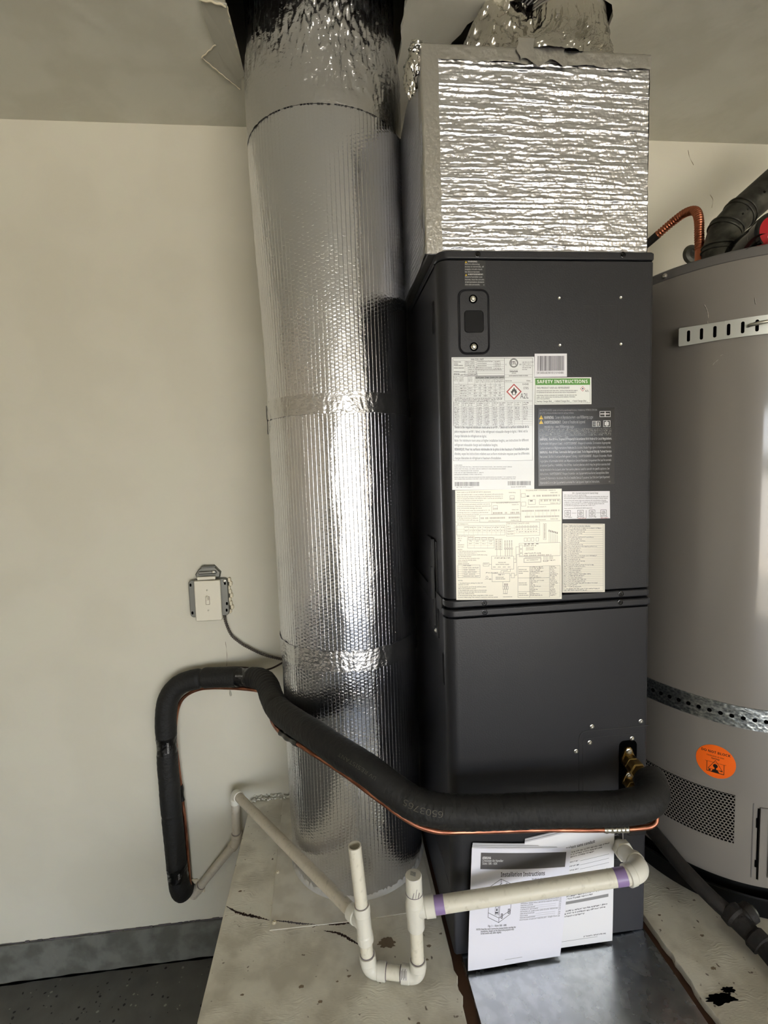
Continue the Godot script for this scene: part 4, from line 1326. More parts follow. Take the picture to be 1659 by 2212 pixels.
func wiring(cv: Canvas, r: RandomNumberGenerator) -> void:
	var k := Color(0.22, 0.20, 0.17)
	var d := Color(0.34, 0.31, 0.27)
	var bx := func(x: float, y: float, w: float, h: float, t := 2.0): cv.frame(x, y, w, h, k, t)
	var tx := func(s: String, x: float, y: float, w: float, h := 17.0): cv.text(s, x, y, 16, k, w, false, "Droid Sans", h)
	var teeth := func(x: float, y: float, n: int, step: float, h: float):
		for i in n:
			if r.randf() < 0.85: cv.rect(x + i * step, y, step * 0.45, h, k)
	tx.call("Power needs to be OFF BEFORE DIP SWITCH adjustments.", 12, 10, 290)
	tx.call("When DIP SWITCH SW1-1 is set to default, the system will automatically", 12, 30, 392)
	tx.call("detect the wiring method according to the following three scenarios. In", 12, 46, 388)
	tx.call("case of unexpected failure, DIP SWITCH SW1-1 can be set according to", 12, 62, 390)
	tx.call("each wiring method as shown the figure.", 12, 78, 226)
	cv.rect(0, 100, 545, 2, k); cv.rect(545, 2, 2, 262, k); cv.rect(0, 262, 890, 2, k)
	bx.call(455, 50, 40, 34); teeth.call(460, 70, 4, 9, 8); tx.call("Default Setting", 445, 18, 62)
	bx.call(300, 104, 245, 96, 1.5); bx.call(200, 200, 345, 62, 1.5)
	tx.call("1. 24V thermostat and wired controller can not be", 12, 108, 280); tx.call("connected simultaneously. Otherwise operation will", 12, 124, 284); tx.call("occur and possible damage can result.", 12, 140, 214)
	tx.call("2. 24V wires must never be connected to S1 - S2.", 12, 158, 282); tx.call("All wiring must be in compliance with the three", 12, 176, 264); tx.call("scenarios. Incorrect wiring will cause irreversible", 12, 192, 184); tx.call("damage to the control board.", 12, 206, 162)
	tx.call("3. Wiring connections of different", 12, 222, 180); tx.call("24 volt thermostats will vary, use", 12, 238, 180)
	tx.call("Non-polarity RS485 communication", 340, 100, 190); tx.call("scenario 1B", 470, 116, 62)
	bx.call(312, 128, 40, 34); teeth.call(318, 148, 4, 9, 8)
	teeth.call(312, 182, 24, 9.4, 14); teeth.call(210, 222, 35, 9.4, 14); tx.call("Indoor Unit", 470, 158, 62); tx.call("24V Thermostat", 270, 246, 104); tx.call("Outdoor Unit", 460, 244, 74)
	tx.call("Non-polarity RS485 communication   scenario 1A", 590, 4, 260); tx.call("Indoor Unit", 800, 24, 66)
	bx.call(552, 34, 36, 32); cv.rect(598, 52, 22, 10, k); bx.call(612, 84, 62, 40, 1.5); cv.rect(626, 90, 24, 10, k)
	teeth.call(654, 48, 24, 9.6, 14); bx.call(706, 84, 180, 42, 1.5); teeth.call(718, 88, 17, 9.6, 14); tx.call("Outdoor Unit", 800, 110, 74)
	bx.call(552, 104, 40, 34); tx.call("24V communication scenario 1C", 600, 138, 170)
	teeth.call(556, 170, 34, 9.6, 14); teeth.call(574, 218, 32, 9.6, 14); tx.call("24V Thermostat", 670, 244, 96); tx.call("Outdoor Unit", 800, 240, 70)
	for i in 8: cv.line(Vector2(600 + i * 34, 186), Vector2(600 + i * 34, 216), 1, d)
	# setting tables
	bx.call(8, 290, 404, 80, 1.5); tx.call("24V THERMOSTATS", 12, 272, 96); cv.rect(8, 322, 404, 1.2, d); cv.rect(8, 346, 404, 1.2, d)
	for i in 9: cv.rect(70 + i * 38, 290, 1.2, 80, d); cv.scribble(74 + i * 38, 300, 28, 9, k, r); cv.scribble(74 + i * 38, 328, 28, 8, k, r)
	bx.call(424, 268, 284, 112, 1.5); tx.call("FOR SETTING CAPACITY LEVEL", 430, 272, 196)
	for j in 4: tx.call(["ENC1", "CODE", "CAPACITY", "FACTORY"][j], 430, 294 + j * 21, [34, 36, 60, 58][j])
	for i in 8:
		cv.ring(Vector2(512 + i * 24, 306), 7, 9, k); cv.line(Vector2(506 + i * 24, 306), Vector2(518 + i * 24, 306), 1.5, k)
		cv.scribble(506 + i * 24, 322, 14, 9, k, r); cv.scribble(506 + i * 24, 342, 16, 9, k, r)
	cv.rect(490, 290, 1.2, 90, d); cv.rect(424, 314, 284, 1.2, d); cv.rect(424, 336, 284, 1.2, d); cv.rect(424, 358, 284, 1.2, d)
	tx.call("FOR SETTING PQ OFFSET", 10, 374, 150)
	bx.call(96, 390, 224, 90, 1.5)
	for i in 4:
		cv.rect(96 + i * 56, 390, 1.2, 90, d); cv.frame(104 + i * 56, 392, 40, 18, k, 1.5); cv.scribble(108 + i * 56, 416, 24, 8, k, r); cv.scribble(108 + i * 56, 438, 26, 8, k, r)
	for j in 3: cv.rect(96, 412 + j * 22, 224, 1.2, d)
	for j in 5: tx.call(["SW1-2", "CODE", "SET", "ADDRESS", "FACTORY"][j], 14, 392 + j * 18, [42, 36, 24, 60, 58][j])
	for q in [["NOTES:", 486, 46], ["1. This setting indicates the operating conditions.", 500, 240], ["Its default value should change to 1-1.", 514, 168], ["2. Remove the small connector of J90 when using", 530, 250], ["the 100/208V function.", 544, 120], ["3. Remove the short connector of J4", 560, 186], ["when using the WATER LEVEL", 576, 160], ["SWITCH function.", 590, 90], ["WIRING DIAGRAM:", 606, 100]]: tx.call(q[0], 14, q[1], q[2])
	bx.call(14, 622, 186, 108, 1.5); cv.rect(52, 622, 1.2, 108, d)
	for j in 6: tx.call(["PART NAME", "EVAP COIL OUTLET", "TEMP. SENSOR", "COIL MID POINT", "TEMP. SENSOR", "INDOOR COIL INLET"][j], 58, 622 + j * 18, [72, 136, 106, 118, 106, 138][j]); cv.rect(14, 640 + j * 18, 186, 1.1, d)
	for q in [["NOTES:", 748, 46], ["1. The default factory settings for other DIP", 770, 212], ["switches are OFF.", 784, 96], ["2. For the specific use of the dip switches, please", 802, 240], ["refer to the installation manual.", 816, 156], ["3. The ON/RETURN contact refers to the terminals", 832, 244], ["located at the left and right side, do not connect", 846, 240], ["wire to the middle terminal.", 860, 140], ["4. Terminal block wiring. When using 208V or 230V, connect", 876, 300], ["L1 and L2. When using 115V, connect L1 and L2 to L and N as marked.", 892, 340]]: tx.call(q[0], 14, q[1], q[2])
	# boards
	bx.call(296, 548, 190, 112); tx.call("INDOOR UNIT", 352, 596, 70); tx.call("MAIN CONTROL BOARD", 330, 612, 120); cv.scribble(322, 558, 132, 10, k, r)
	for i in 4: tx.call(["CN24", "CN14", "CN19", "CN11"][i], 306 + i * 42, 634, 30)
	bx.call(226, 604, 50, 30); tx.call("REMOTE", 230, 608, 40); cv.line(Vector2(276, 618), Vector2(296, 618), 1.5, k)
	for q in [[328, 402, 26, 92], [360, 402, 26, 92]]: bx.call(q[0], q[1], q[2], q[3], 1.5); cv.line(Vector2(q[0] + 13, 494), Vector2(q[0] + 13, 548), 1.5, k)
	for j in 10: cv.rect(334, 408 + j * 8.6, 12, 4, d); cv.rect(366, 408 + j * 8.6, 12, 4, d)
	for i in 4:
		cv.line(Vector2(412 + i * 19, 470), Vector2(412 + i * 19, 548), 1.5, k); cv.line(Vector2(417 + i * 19, 490), Vector2(417 + i * 19, 548), 1.2, d)
		for j in 6: cv.rect(406 + i * 19, 416 + j * 9, 10, 4, k)
		cv.frame(404 + i * 19, 476, 15, 14, k, 1.5)
	bx.call(530, 442, 358, 112); tx.call("INDOOR UNIT", 588, 476, 74); tx.call("DATA BOARD", 588, 490, 72)
	for i in 4: bx.call([574, 604, 636, 676][i], 398, 24, 30, 1.5); cv.rect([574, 604, 636, 676][i], 446, 22, 7, k)
	teeth.call(570, 540, 30, 8, 9); cv.scribble(572, 458, 104, 10, k, r); cv.scribble(576, 522, 140, 10, k, r)
	bx.call(536, 456, 24, 30, 1.5); bx.call(536, 490, 24, 30, 1.5); bx.call(536, 524, 24, 22, 1.5)
	bx.call(740, 282, 24, 134, 1.5)
	for j in 12: cv.rect(746, 290 + j * 10, 12, 5, d)
	for i in 6: cv.line(Vector2(790 + i * 14, 352 + i * 6), Vector2(790 + i * 14, 442), 1.5, k); cv.rect(786 + i * 14, 336 + i * 4, 8, 16, k)
	for i in 12: cv.line(Vector2(584 + i * 12, 554), Vector2(584 + i * 12, 566), 1.5, k)
	bx.call(570, 566, 150, 38); bx.call(575, 570, 140, 30, 1.0); tx.call("24V THERMOSTAT", 592, 576, 108)
	for i in 5: cv.line(Vector2(744 + i * 9, 554), Vector2(744 + i * 9, 590), 1.5, k); cv.line(Vector2(792 + i * 7, 554), Vector2(792 + i * 7, 580), 1.5, k)
	cv.scribble(736, 590, 46, 10, k, r); cv.scribble(790, 584, 56, 10, k, r)
	cv.line(Vector2(486, 572), Vector2(504, 572), 2, k); cv.line(Vector2(504, 470), Vector2(504, 604), 2, k); cv.line(Vector2(504, 470), Vector2(530, 470), 2, k); cv.line(Vector2(486, 604), Vector2(504, 604), 2, k); cv.line(Vector2(510, 534), Vector2(530, 534), 2, k); cv.line(Vector2(510, 534), Vector2(510, 712), 2, k)
	bx.call(300, 694, 152, 74); tx.call("INDOOR UNIT", 330, 722, 74); tx.call("DRIVER BOARD", 330, 736, 86); cv.scribble(352, 700, 60, 9, k, r)
	bx.call(462, 694, 30, 40); cv.line(Vector2(452, 712), Vector2(462, 712), 2, k); cv.line(Vector2(492, 712), Vector2(510, 712), 2, k)
	cv.line(Vector2(376, 694), Vector2(376, 672), 2, k); cv.line(Vector2(376, 672), Vector2(430, 672), 2, k); cv.line(Vector2(430, 660), Vector2(430, 672), 2, k); cv.line(Vector2(396, 694), Vector2(396, 680), 2, k); cv.line(Vector2(396, 680), Vector2(456, 680), 2, k); cv.line(Vector2(456, 660), Vector2(456, 680), 2, k)
	cv.ring(Vector2(258, 728), 8, 10, k); cv.ring(Vector2(284, 744), 4, 6, k); cv.line(Vector2(240, 744), Vector2(300, 744), 1.5, k); cv.scribble(246, 684, 104, 10, k, r)
	for i in 3: cv.frame(392 + i * 16, 806, 14, 26, k, 1.5); cv.line(Vector2(398 + i * 16, 832), Vector2(398 + i * 16, 862), 1.5, k); cv.rect(404 + i * 12, 782, 5, 20, k)
	cv.line(Vector2(392, 768), Vector2(392, 806), 1.5, k); tx.call("POWER", 392, 862, 44)
	tx.call("16022400A07444", 390, 892, 86, 13.0)
	# connector table
	bx.call(520, 636, 366, 268, 1.5); cv.rect(620, 636, 1.5, 268, k); cv.rect(792, 636, 1.5, 268, k)
	cv.rect(520, 734, 270, 1.5, k); cv.rect(520, 852, 270, 1.5, k)
	for q in [["INDOOR UNIT", 656, 74], ["MAIN CONTROL", 672, 90], ["BOARD", 688, 40], ["INDOOR UNIT", 772, 74], ["DATA BOARD", 788, 78], ["INDOOR UNIT", 862, 74], ["DRIVER BOARD", 878, 90]]: tx.call(q[0], 526, q[1], q[2])
	for j in 20: cv.rect(620, 648 + j * 12.8, 266, 1.0, d); cv.scribble(626, 638 + j * 12.8, r.randf_range(24, 120), 8, k, r); cv.scribble(798, 638 + j * 12.8, r.randf_range(30, 70), 8, k, r)

# ------------------------------------------------------------------ foil plenum and the flexible duct above it
func build_plenum() -> void:
	var t := thing("foil_plenum", "square box duct wrapped in creased silver bubble foil on top of the charcoal air handler", "duct", Vector3(0.212, 1.4815, -0.28))
	var n1 := noise(9.0, 3, 301)
	var n2 := noise(40.0, 3, 302)
	var r := RandomNumberGenerator.new()
	r.seed = 31
	var creases := []
	var y := 1.478
	while y < 1.848:
		creases.append([y, r.randf_range(-0.006, 0.006), r.randf_range(-0.15, 0.5), r.randf_range(0.5, 1.15), r.randf_range(0.0008, 0.0030), r.randf_range(0, 50), r.randf_range(0.0010, 0.0020)])
		y += r.randf_range(0.0075, 0.0105)
	var x0 := -0.017
	var x1 := 0.441
	var f := func(a: float, b: float) -> Vector3:
		var x := lerpf(x0, x1, a)
		var yy := lerpf(1.4815, 1.862, b)
		var bow := sin(PI * a)
		var z := -0.0215 + 0.0025 * bow * (0.4 + n1.get_noise_2d(x * 0.5, yy * 0.6)) + 0.0012 * n2.get_noise_2d(x * 0.7, yy * 2.4)
		for c in creases:
			var yc: float = c[0] + c[1] * a * 2.0 - 0.010 * a * a * b + 0.0025 * n1.get_noise_2d(x * 0.8, c[5])
			var dy: float = yy - yc
			if absf(dy) < 0.012:
				var on: float = smoothstep(c[2] - 0.12, c[2] + 0.05, a) * (1.0 - smoothstep(c[3] - 0.1, c[3] + 0.1, a))
				z += (0.12 + on) * c[4] * 0.55 * exp(-dy * dy / (2.0 * c[6] * c[6])) * (0.8 + 0.5 * n2.get_noise_2d(x * 1.5, c[5]))
		return Vector3(x, yy, z)
	var g := G.new()
	g.grid(150, 330, f, false, func(_p, _a, _b): return Vector3.BACK, func(a: float, b: float): return Vector2(b * 0.38, a * 0.458))
	obj("front_wrap", g, mats.foil_bubble_across, t)
	g = G.new()
	g.rbox(Vector3(0.212, 1.672, -0.287), Vector3(0.454, 0.378, 0.525), 0.004)
	obj("box_core", g, mats.foil_smooth, t)
	g = G.new()
	g.grid(60, 60, func(a: float, b: float):
		var z := lerpf(-0.022, -0.55, a)
		var yy := lerpf(1.4815, 1.862, b)
		return Vector3(-0.0175 - 0.002 * (0.5 + n1.get_noise_2d(z, yy)), yy, z), false, func(_p, _a, _b): return Vector3.LEFT, func(a: float, b: float): return Vector2(b * 0.38, a * 0.53))
	obj("side_wrap", g, mats.foil_bubble_across, t)
	g = G.new()
	g.grid(40, 60, func(a: float, b: float):
		var z := lerpf(-0.022, -0.55, a)
		var yy := lerpf(1.4815, 1.862, b)
		return Vector3(0.4415 + 0.002 * (0.5 + n1.get_noise_2d(z, yy)), yy, z), false, func(_p, _a, _b): return Vector3.RIGHT, func(a: float, b: float): return Vector2(b * 0.38, a * 0.53))
	obj("side_wrap", g, mats.foil_bubble_across, t)
	# tape folded round the left front corner
	g = G.new()
	g.grid(24, 90, func(a: float, b: float):
		var yy := lerpf(1.4815, 1.860, b)
		var k := n2.get_noise_2d(a * 0.6, yy * 1.3) * 0.0006
		var ax := a * 0.062
		if ax < 0.026: return Vector3(-0.0195 + k - 0.0008 * sin(yy * 40.0), yy, -0.046 + ax)
		elif ax < 0.032:
			var q := (ax - 0.026) / 0.006 * PI * 0.5
			return Vector3(-0.0195 + 0.004 * (1 - cos(q)) + k, yy, -0.020 + 0.003 * sin(q))
		return Vector3(-0.0155 + (ax - 0.032) * (1.0 + 0.02 * sin(yy * 60.0)), yy, -0.0170 + k), false, func(p, a, _b): return Vector3(-1, 0, 0.2) if a < 0.45 else Vector3(0, 0, 1), func(a: float, b: float): return Vector2(a, b))
	obj("corner_tape", g, mats.foil_tape, t)
	# tape along the top front edge
	g = G.new()
	g.grid(120, 14, func(a: float, b: float):
		var x := lerpf(-0.018, 0.443, a)
		var k := n2.get_noise_2d(x * 1.2, b * 0.5) * 0.0012
		var q := b * 0.05
		var low := 0.004 * n1.get_noise_2d(x * 2.0, 3.0)
		if q < 0.028: return Vector3(x, 1.836 + low * (1.0 - q / 0.028) + q, -0.0185 + k)
		return Vector3(x, 1.8635 + k, -0.0195 - (q - 0.028)), false, func(_p, _a, b): return Vector3(0, 0, 1) if b < 0.55 else Vector3(0, 1, 0))
	obj("top_tape", g, mats.foil_tape, t)
	# crumpled folds at the upper left corner
	g = G.new()
	for k in 3:
		var c: Vector3 = [Vector3(-0.027, 1.845, -0.032), Vector3(-0.034, 1.820, -0.046), Vector3(-0.024, 1.860, -0.025)][k]
		var s: Vector3 = [Vector3(0.011, 0.026, 0.010), Vector3(0.013, 0.034, 0.012), Vector3(0.012, 0.010, 0.010)][k]
		g.grid(26, 18, func(a: float, b: float):
			var th: float = a * TAU
			var ph: float = b * PI
			var d := Vector3(sin(ph) * cos(th), cos(ph), sin(ph) * sin(th))
			var e := 1.0 + 0.45 * n2.get_noise_3d(d.x * 0.05 + k, d.y * 0.08, d.z * 0.05) + 0.12 * sin(th * 7.0 + ph * 3.0)
			return c + d * s * e, true, func(p: Vector3, _a, _b): return p - c)
	obj("crumpled_corner", g, mats.foil_crumple, t)
	g = G.new()
	g.grid(8, 30, func(a: float, b: float): return Vector3(-0.020 + 0.004 * a * sin(b * 3.0), 1.484 + 0.10 * b, -0.03 - 0.05 * a + 0.01 * sin(b * 7.0)), false, func(_p, _a, _b): return Vector3.LEFT)
	obj("tape_tail", g, mats.foil_tape, t)
	# boot of draped foil that leads up into the ceiling
	g = G.new()
	var n3 := noise(22.0, 4, 303)
	var n4 := noise(14.0, 3, 304, FastNoiseLite.TYPE_CELLULAR)
	g.grid(280, 110, func(a: float, b: float):
		var th: float = a * TAU
		var t2 := smoothstep(0.0, 0.85, b)
		var c := Vector2(0.245, -0.200).lerp(Vector2(0.352, -0.236), t2)
		var rx := lerpf(0.186, 0.106, t2)
		var rz := lerpf(0.187, 0.106, t2)
		var f1 := 0.35 - absf(n3.get_noise_3d(cos(th) * 0.17, b * 0.05, sin(th) * 0.17 + b * 0.02))
		var f2 := 0.35 - absf(n3.get_noise_3d(cos(th) * 0.42 + 3.0, b * 0.13, sin(th) * 0.42))
		var f3 := 0.3 - absf(n3.get_noise_3d(cos(th) * 0.5 + 7.0, b * 0.55, sin(th) * 0.5))
		var env_ := sin(PI * clampf(b * 0.85 + 0.12, 0.0, 1.0))
		var k := (0.034 * f1 + 0.013 * f2 + 0.006 * f3) * env_
		return Vector3(c.x + (rx + k) * sin(th), 1.861 + b * 0.20 - 0.03 * t2 * (1.0 - t2) * 2.0, c.y + (rz + k) * cos(th)), true, func(p: Vector3, _a, b): return Vector3(p.x - lerpf(0.245, 0.352, b), 0.05, p.z + lerpf(0.200, 0.236, b)))
	obj("draped_boot", g, mats.foil_drape, t)
	g = G.new()
	g.grid(40, 24, func(a: float, b: float):
		var x := lerpf(0.170, 0.264, a) + 0.006 * sin(b * 9.0) * (1.0 - b)
		var yy := lerpf(1.836 + 0.006 * sin(a * 11.0), 1.878, b)
		return Vector3(x, yy, -0.0150 + 0.0009 * n3.get_noise_2d(x * 1.4, yy * 0.6) - 0.02 * maxf(0.0, yy - 1.866)), false, func(_p, _a, _b): return Vector3.BACK)
	obj("tape_patch", g, mats.foil_tape, t)
	# fold of foil at the left of the boot
	g = G.new()
	g.grid(70, 50, func(a: float, b: float):
		var x := lerpf(0.040, 0.27, a)
		var top := 1.868 + 0.215 * smoothstep(-0.05, 0.6, a)
		var yy := lerpf(1.8635, top, b)
		return Vector3(x, yy, -0.125 - 0.075 * b + 0.03 * sin(a * 2.6) + 0.014 * n3.get_noise_2d(x * 1.5, yy * 1.2) + 0.004 * n4.get_noise_2d(x * 3.0, yy * 3.0)), false, func(_p, _a, _b): return Vector3(-0.3, 0.1, 1))
	obj("foil_fold", g, mats.foil_drape, t)
	# round duct going up through the ceiling
	g = G.new()
	g.tube(smooth_path([Vector3(0.352, 2.02, -0.236), Vector3(0.356, 2.08, -0.239), Vector3(0.358, 2.3, -0.245), Vector3(0.359, 2.6, -0.25)], 0.004), func(s, t2): return 0.103 + 0.0022 * sin(s * 620.0) + 0.0012 * sin(t2 * 9.0 + s * 30.0), 56, false)
	tag(obj("flexible_duct", g, mats.foil_smooth), "ribbed silver round duct rising from the foil box through the right ceiling hole", "duct")

# ------------------------------------------------------------------ tall round duct
const DX := -0.192
const DZ := -0.351
func duct_r(y: float, th: float) -> float:
	return 0.182 + 0.014 * smoothstep(1.25, 1.8, y) * maxf(0.0, -sin(th))

func build_round_duct() -> void:
	var t := thing("round_duct", "tall round duct wrapped in silver bubble foil, standing left of the charcoal cabinet", "duct", Vector3(DX, 0.0024, DZ))
	var n1 := noise(5.0, 3, 401)
	var n2 := noise(30.0, 4, 402)
	var n3 := noise(16.0, 3, 403, FastNoiseLite.TYPE_CELLULAR)
	var around := func(a: float) -> float: return PI + a * TAU # seam at the back
	var outw := func(p: Vector3, _a, _b): return Vector3(p.x - DX, 0, p.z - DZ)
	for q in [[0.006, 0.60, 0.0], [0.625, 1.205, 0.0012], [1.232, 1.856, 0.0005]]:
		var g := G.new()
		var y0: float = q[0]
		var y1: float = q[1]
		var rows := int((y1 - y0) / 0.007)
		g.grid(228, rows, func(a: float, b: float):
			var th: float = around.call(a)
			var y := lerpf(y0, y1, b)
			var r: float = duct_r(y, th) + q[2] + 0.0016 * n1.get_noise_3d(cos(th) * 0.5, y * 0.7, sin(th) * 0.5) + 0.0005 * n2.get_noise_3d(cos(th) * 0.5, y * 0.4, sin(th) * 0.5)
			return Vector3(DX + r * sin(th), y, DZ + r * cos(th)), true, outw, func(a: float, b: float): return Vector2(a * 1.1436, (y0 + (y1 - y0) * b)))
		obj("foil_sleeve", g, mats.foil_bubble, t)
	# tape bands over the joints
	for q in [[0.590, 0.640, 0.0], [1.196, 1.242, 1.0]]:
		var g := G.new()
		g.grid(300, 22, func(a: float, b: float):
			var th: float = around.call(a)
			var y: float = lerpf(q[0], q[1], b) + 0.003 * n1.get_noise_2d(a * 6.0 + q[1] * 9.0, b)
			var k := n2.get_noise_3d(cos(th) * 1.1, y * 0.5, sin(th) * 1.1)
			var r: float = duct_r(y, th) + 0.0024 + 0.0016 * k + 0.0018 * absf(n3.get_noise_3d(cos(th) * 0.8, y * 0.6, sin(th) * 0.8)) * (1.0 - b)
			return Vector3(DX + r * sin(th), y, DZ + r * cos(th)), true, outw)
		obj("tape_band", g, mats.foil_wrap_top, t)
	# outer wrap above the upper joint line, crumpled towards the ceiling
	var g := G.new()
	g.grid(320, 120, func(a: float, b: float):
		var th: float = around.call(a)
		var y := lerpf(1.850, 2.32, b)
		var up := smoothstep(1.90, 2.02, y)
		var r: float = duct_r(y, th) + 0.0013 - 0.010 * smoothstep(2.0, 2.09, y) * absf(sin(th))
		var front := 1.6 * exp(-pow((th - TAU - 0.1) / 0.62, 2.0)) * smoothstep(1.868, 1.90, y)
		r += (0.0055 * (0.3 - absf(n2.get_noise_3d(cos(th) * 0.45, y * 0.42, sin(th) * 0.45))) + 0.004 * n3.get_noise_3d(cos(th) * 0.7, y * 0.5, sin(th) * 0.7)) * (0.06 + up + front)
		return Vector3(DX + r * sin(th), y, DZ + r * cos(th)), true, outw)
	obj("upper_wrap", g, mats.foil_wrap_top, t)
	g = G.new()
	for k in 46:
		var th := -1.05 + k * 0.04
		if k % 9 == 7 or k % 5 == 2: continue
		var p0 := Vector3(DX + (duct_r(1.85, th) + 0.0020) * sin(th), 1.8495, DZ + (duct_r(1.85, th) + 0.0020) * cos(th))
		var th2 := th + 0.032
		var p1 := Vector3(DX + (duct_r(1.85, th2) + 0.0020) * sin(th2), 1.8495, DZ + (duct_r(1.85, th2) + 0.0020) * cos(th2))
		g.tube([p0, p1], func(_s, _t): return 0.0007, 6)
	obj("pen_line", g, mats.marker, t)
	g = G.new()
	var pts := []
	for q in [[-1.50, 1.236], [-1.44, 1.228], [-1.47, 1.215], [-1.43, 1.203], [-1.36, 1.196], [-1.34, 1.182], [-1.44, 1.172], [-1.52, 1.165]]:
		pts.append(Vector3(DX + (0.182 + 0.0045) * sin(q[0]), q[1], DZ + (0.182 + 0.0045) * cos(q[0])))
	g.tube(smooth_path(pts, 0.004), func(_s, _t): return 0.0009, 6)
	obj("pen_squiggle", g, mats.marker, t)
	# white sealant round the foot
	g = G.new()
	g.grid(260, 8, func(a: float, b: float):
		var th: float = around.call(a)
		var y: float = lerpf(0.0022, 0.016 + 0.014 * n2.get_noise_2d(a * 14.0, 1.0), b)
		var r: float = 0.1862 - 0.0048 * b * b
		return Vector3(DX + r * sin(th), y, DZ + r * cos(th)), true, outw)
	obj("sealant_ring", g, mats.mastic, t)

# ------------------------------------------------------------------ water heater
const HX := 0.84
const HZ := -0.255
const HR := 0.28
func hp(deg: float, y: float, r := HR) -> Vector3:
	var a := deg_to_rad(deg)
	return Vector3(HX + r * sin(a), y, HZ + r * cos(a))

func cyl(g: G, a0: float, a1: float, y0: float, y1: float, r: float, nu: int, uvs = null, tilt := 0.0) -> void:
	g.grid(nu, 1, func(a: float, b: float): return hp(lerpf(a0, a1, a), lerpf(y0, y1, b), r - tilt * b), false, func(p: Vector3, _a, _b): return Vector3(p.x - HX, 0, p.z - HZ), uvs)

func band(g: G, a0: float, a1: float, y0: float, y1: float, r: float, th: float, nu: int) -> void: # a curved strip with thickness
	cyl(g, a0, a1, y0, y1, r + th, nu)
	for yy in [[y0, Vector3.DOWN], [y1, Vector3.UP]]:
		g.grid(nu, 1, func(a: float, b: float): return hp(lerpf(a0, a1, a), yy[0], r + th * b), false, func(_p, _a, _b): return yy[1])
	for aa in [a0, a1]:
		g.poly([hp(aa, y0, r), hp(aa, y1, r), hp(aa, y1, r + th), hp(aa, y0, r + th)], hp((a0 + a1) * 0.5, (y0 + y1) * 0.5, r))

func tangent(deg: float, y: float, r: float) -> Transform3D:
	var a := deg_to_rad(deg)
	return Transform3D(Basis(Vector3(cos(a), 0, -sin(a)), Vector3.UP, Vector3(sin(a), 0, cos(a))), hp(deg, y, r))

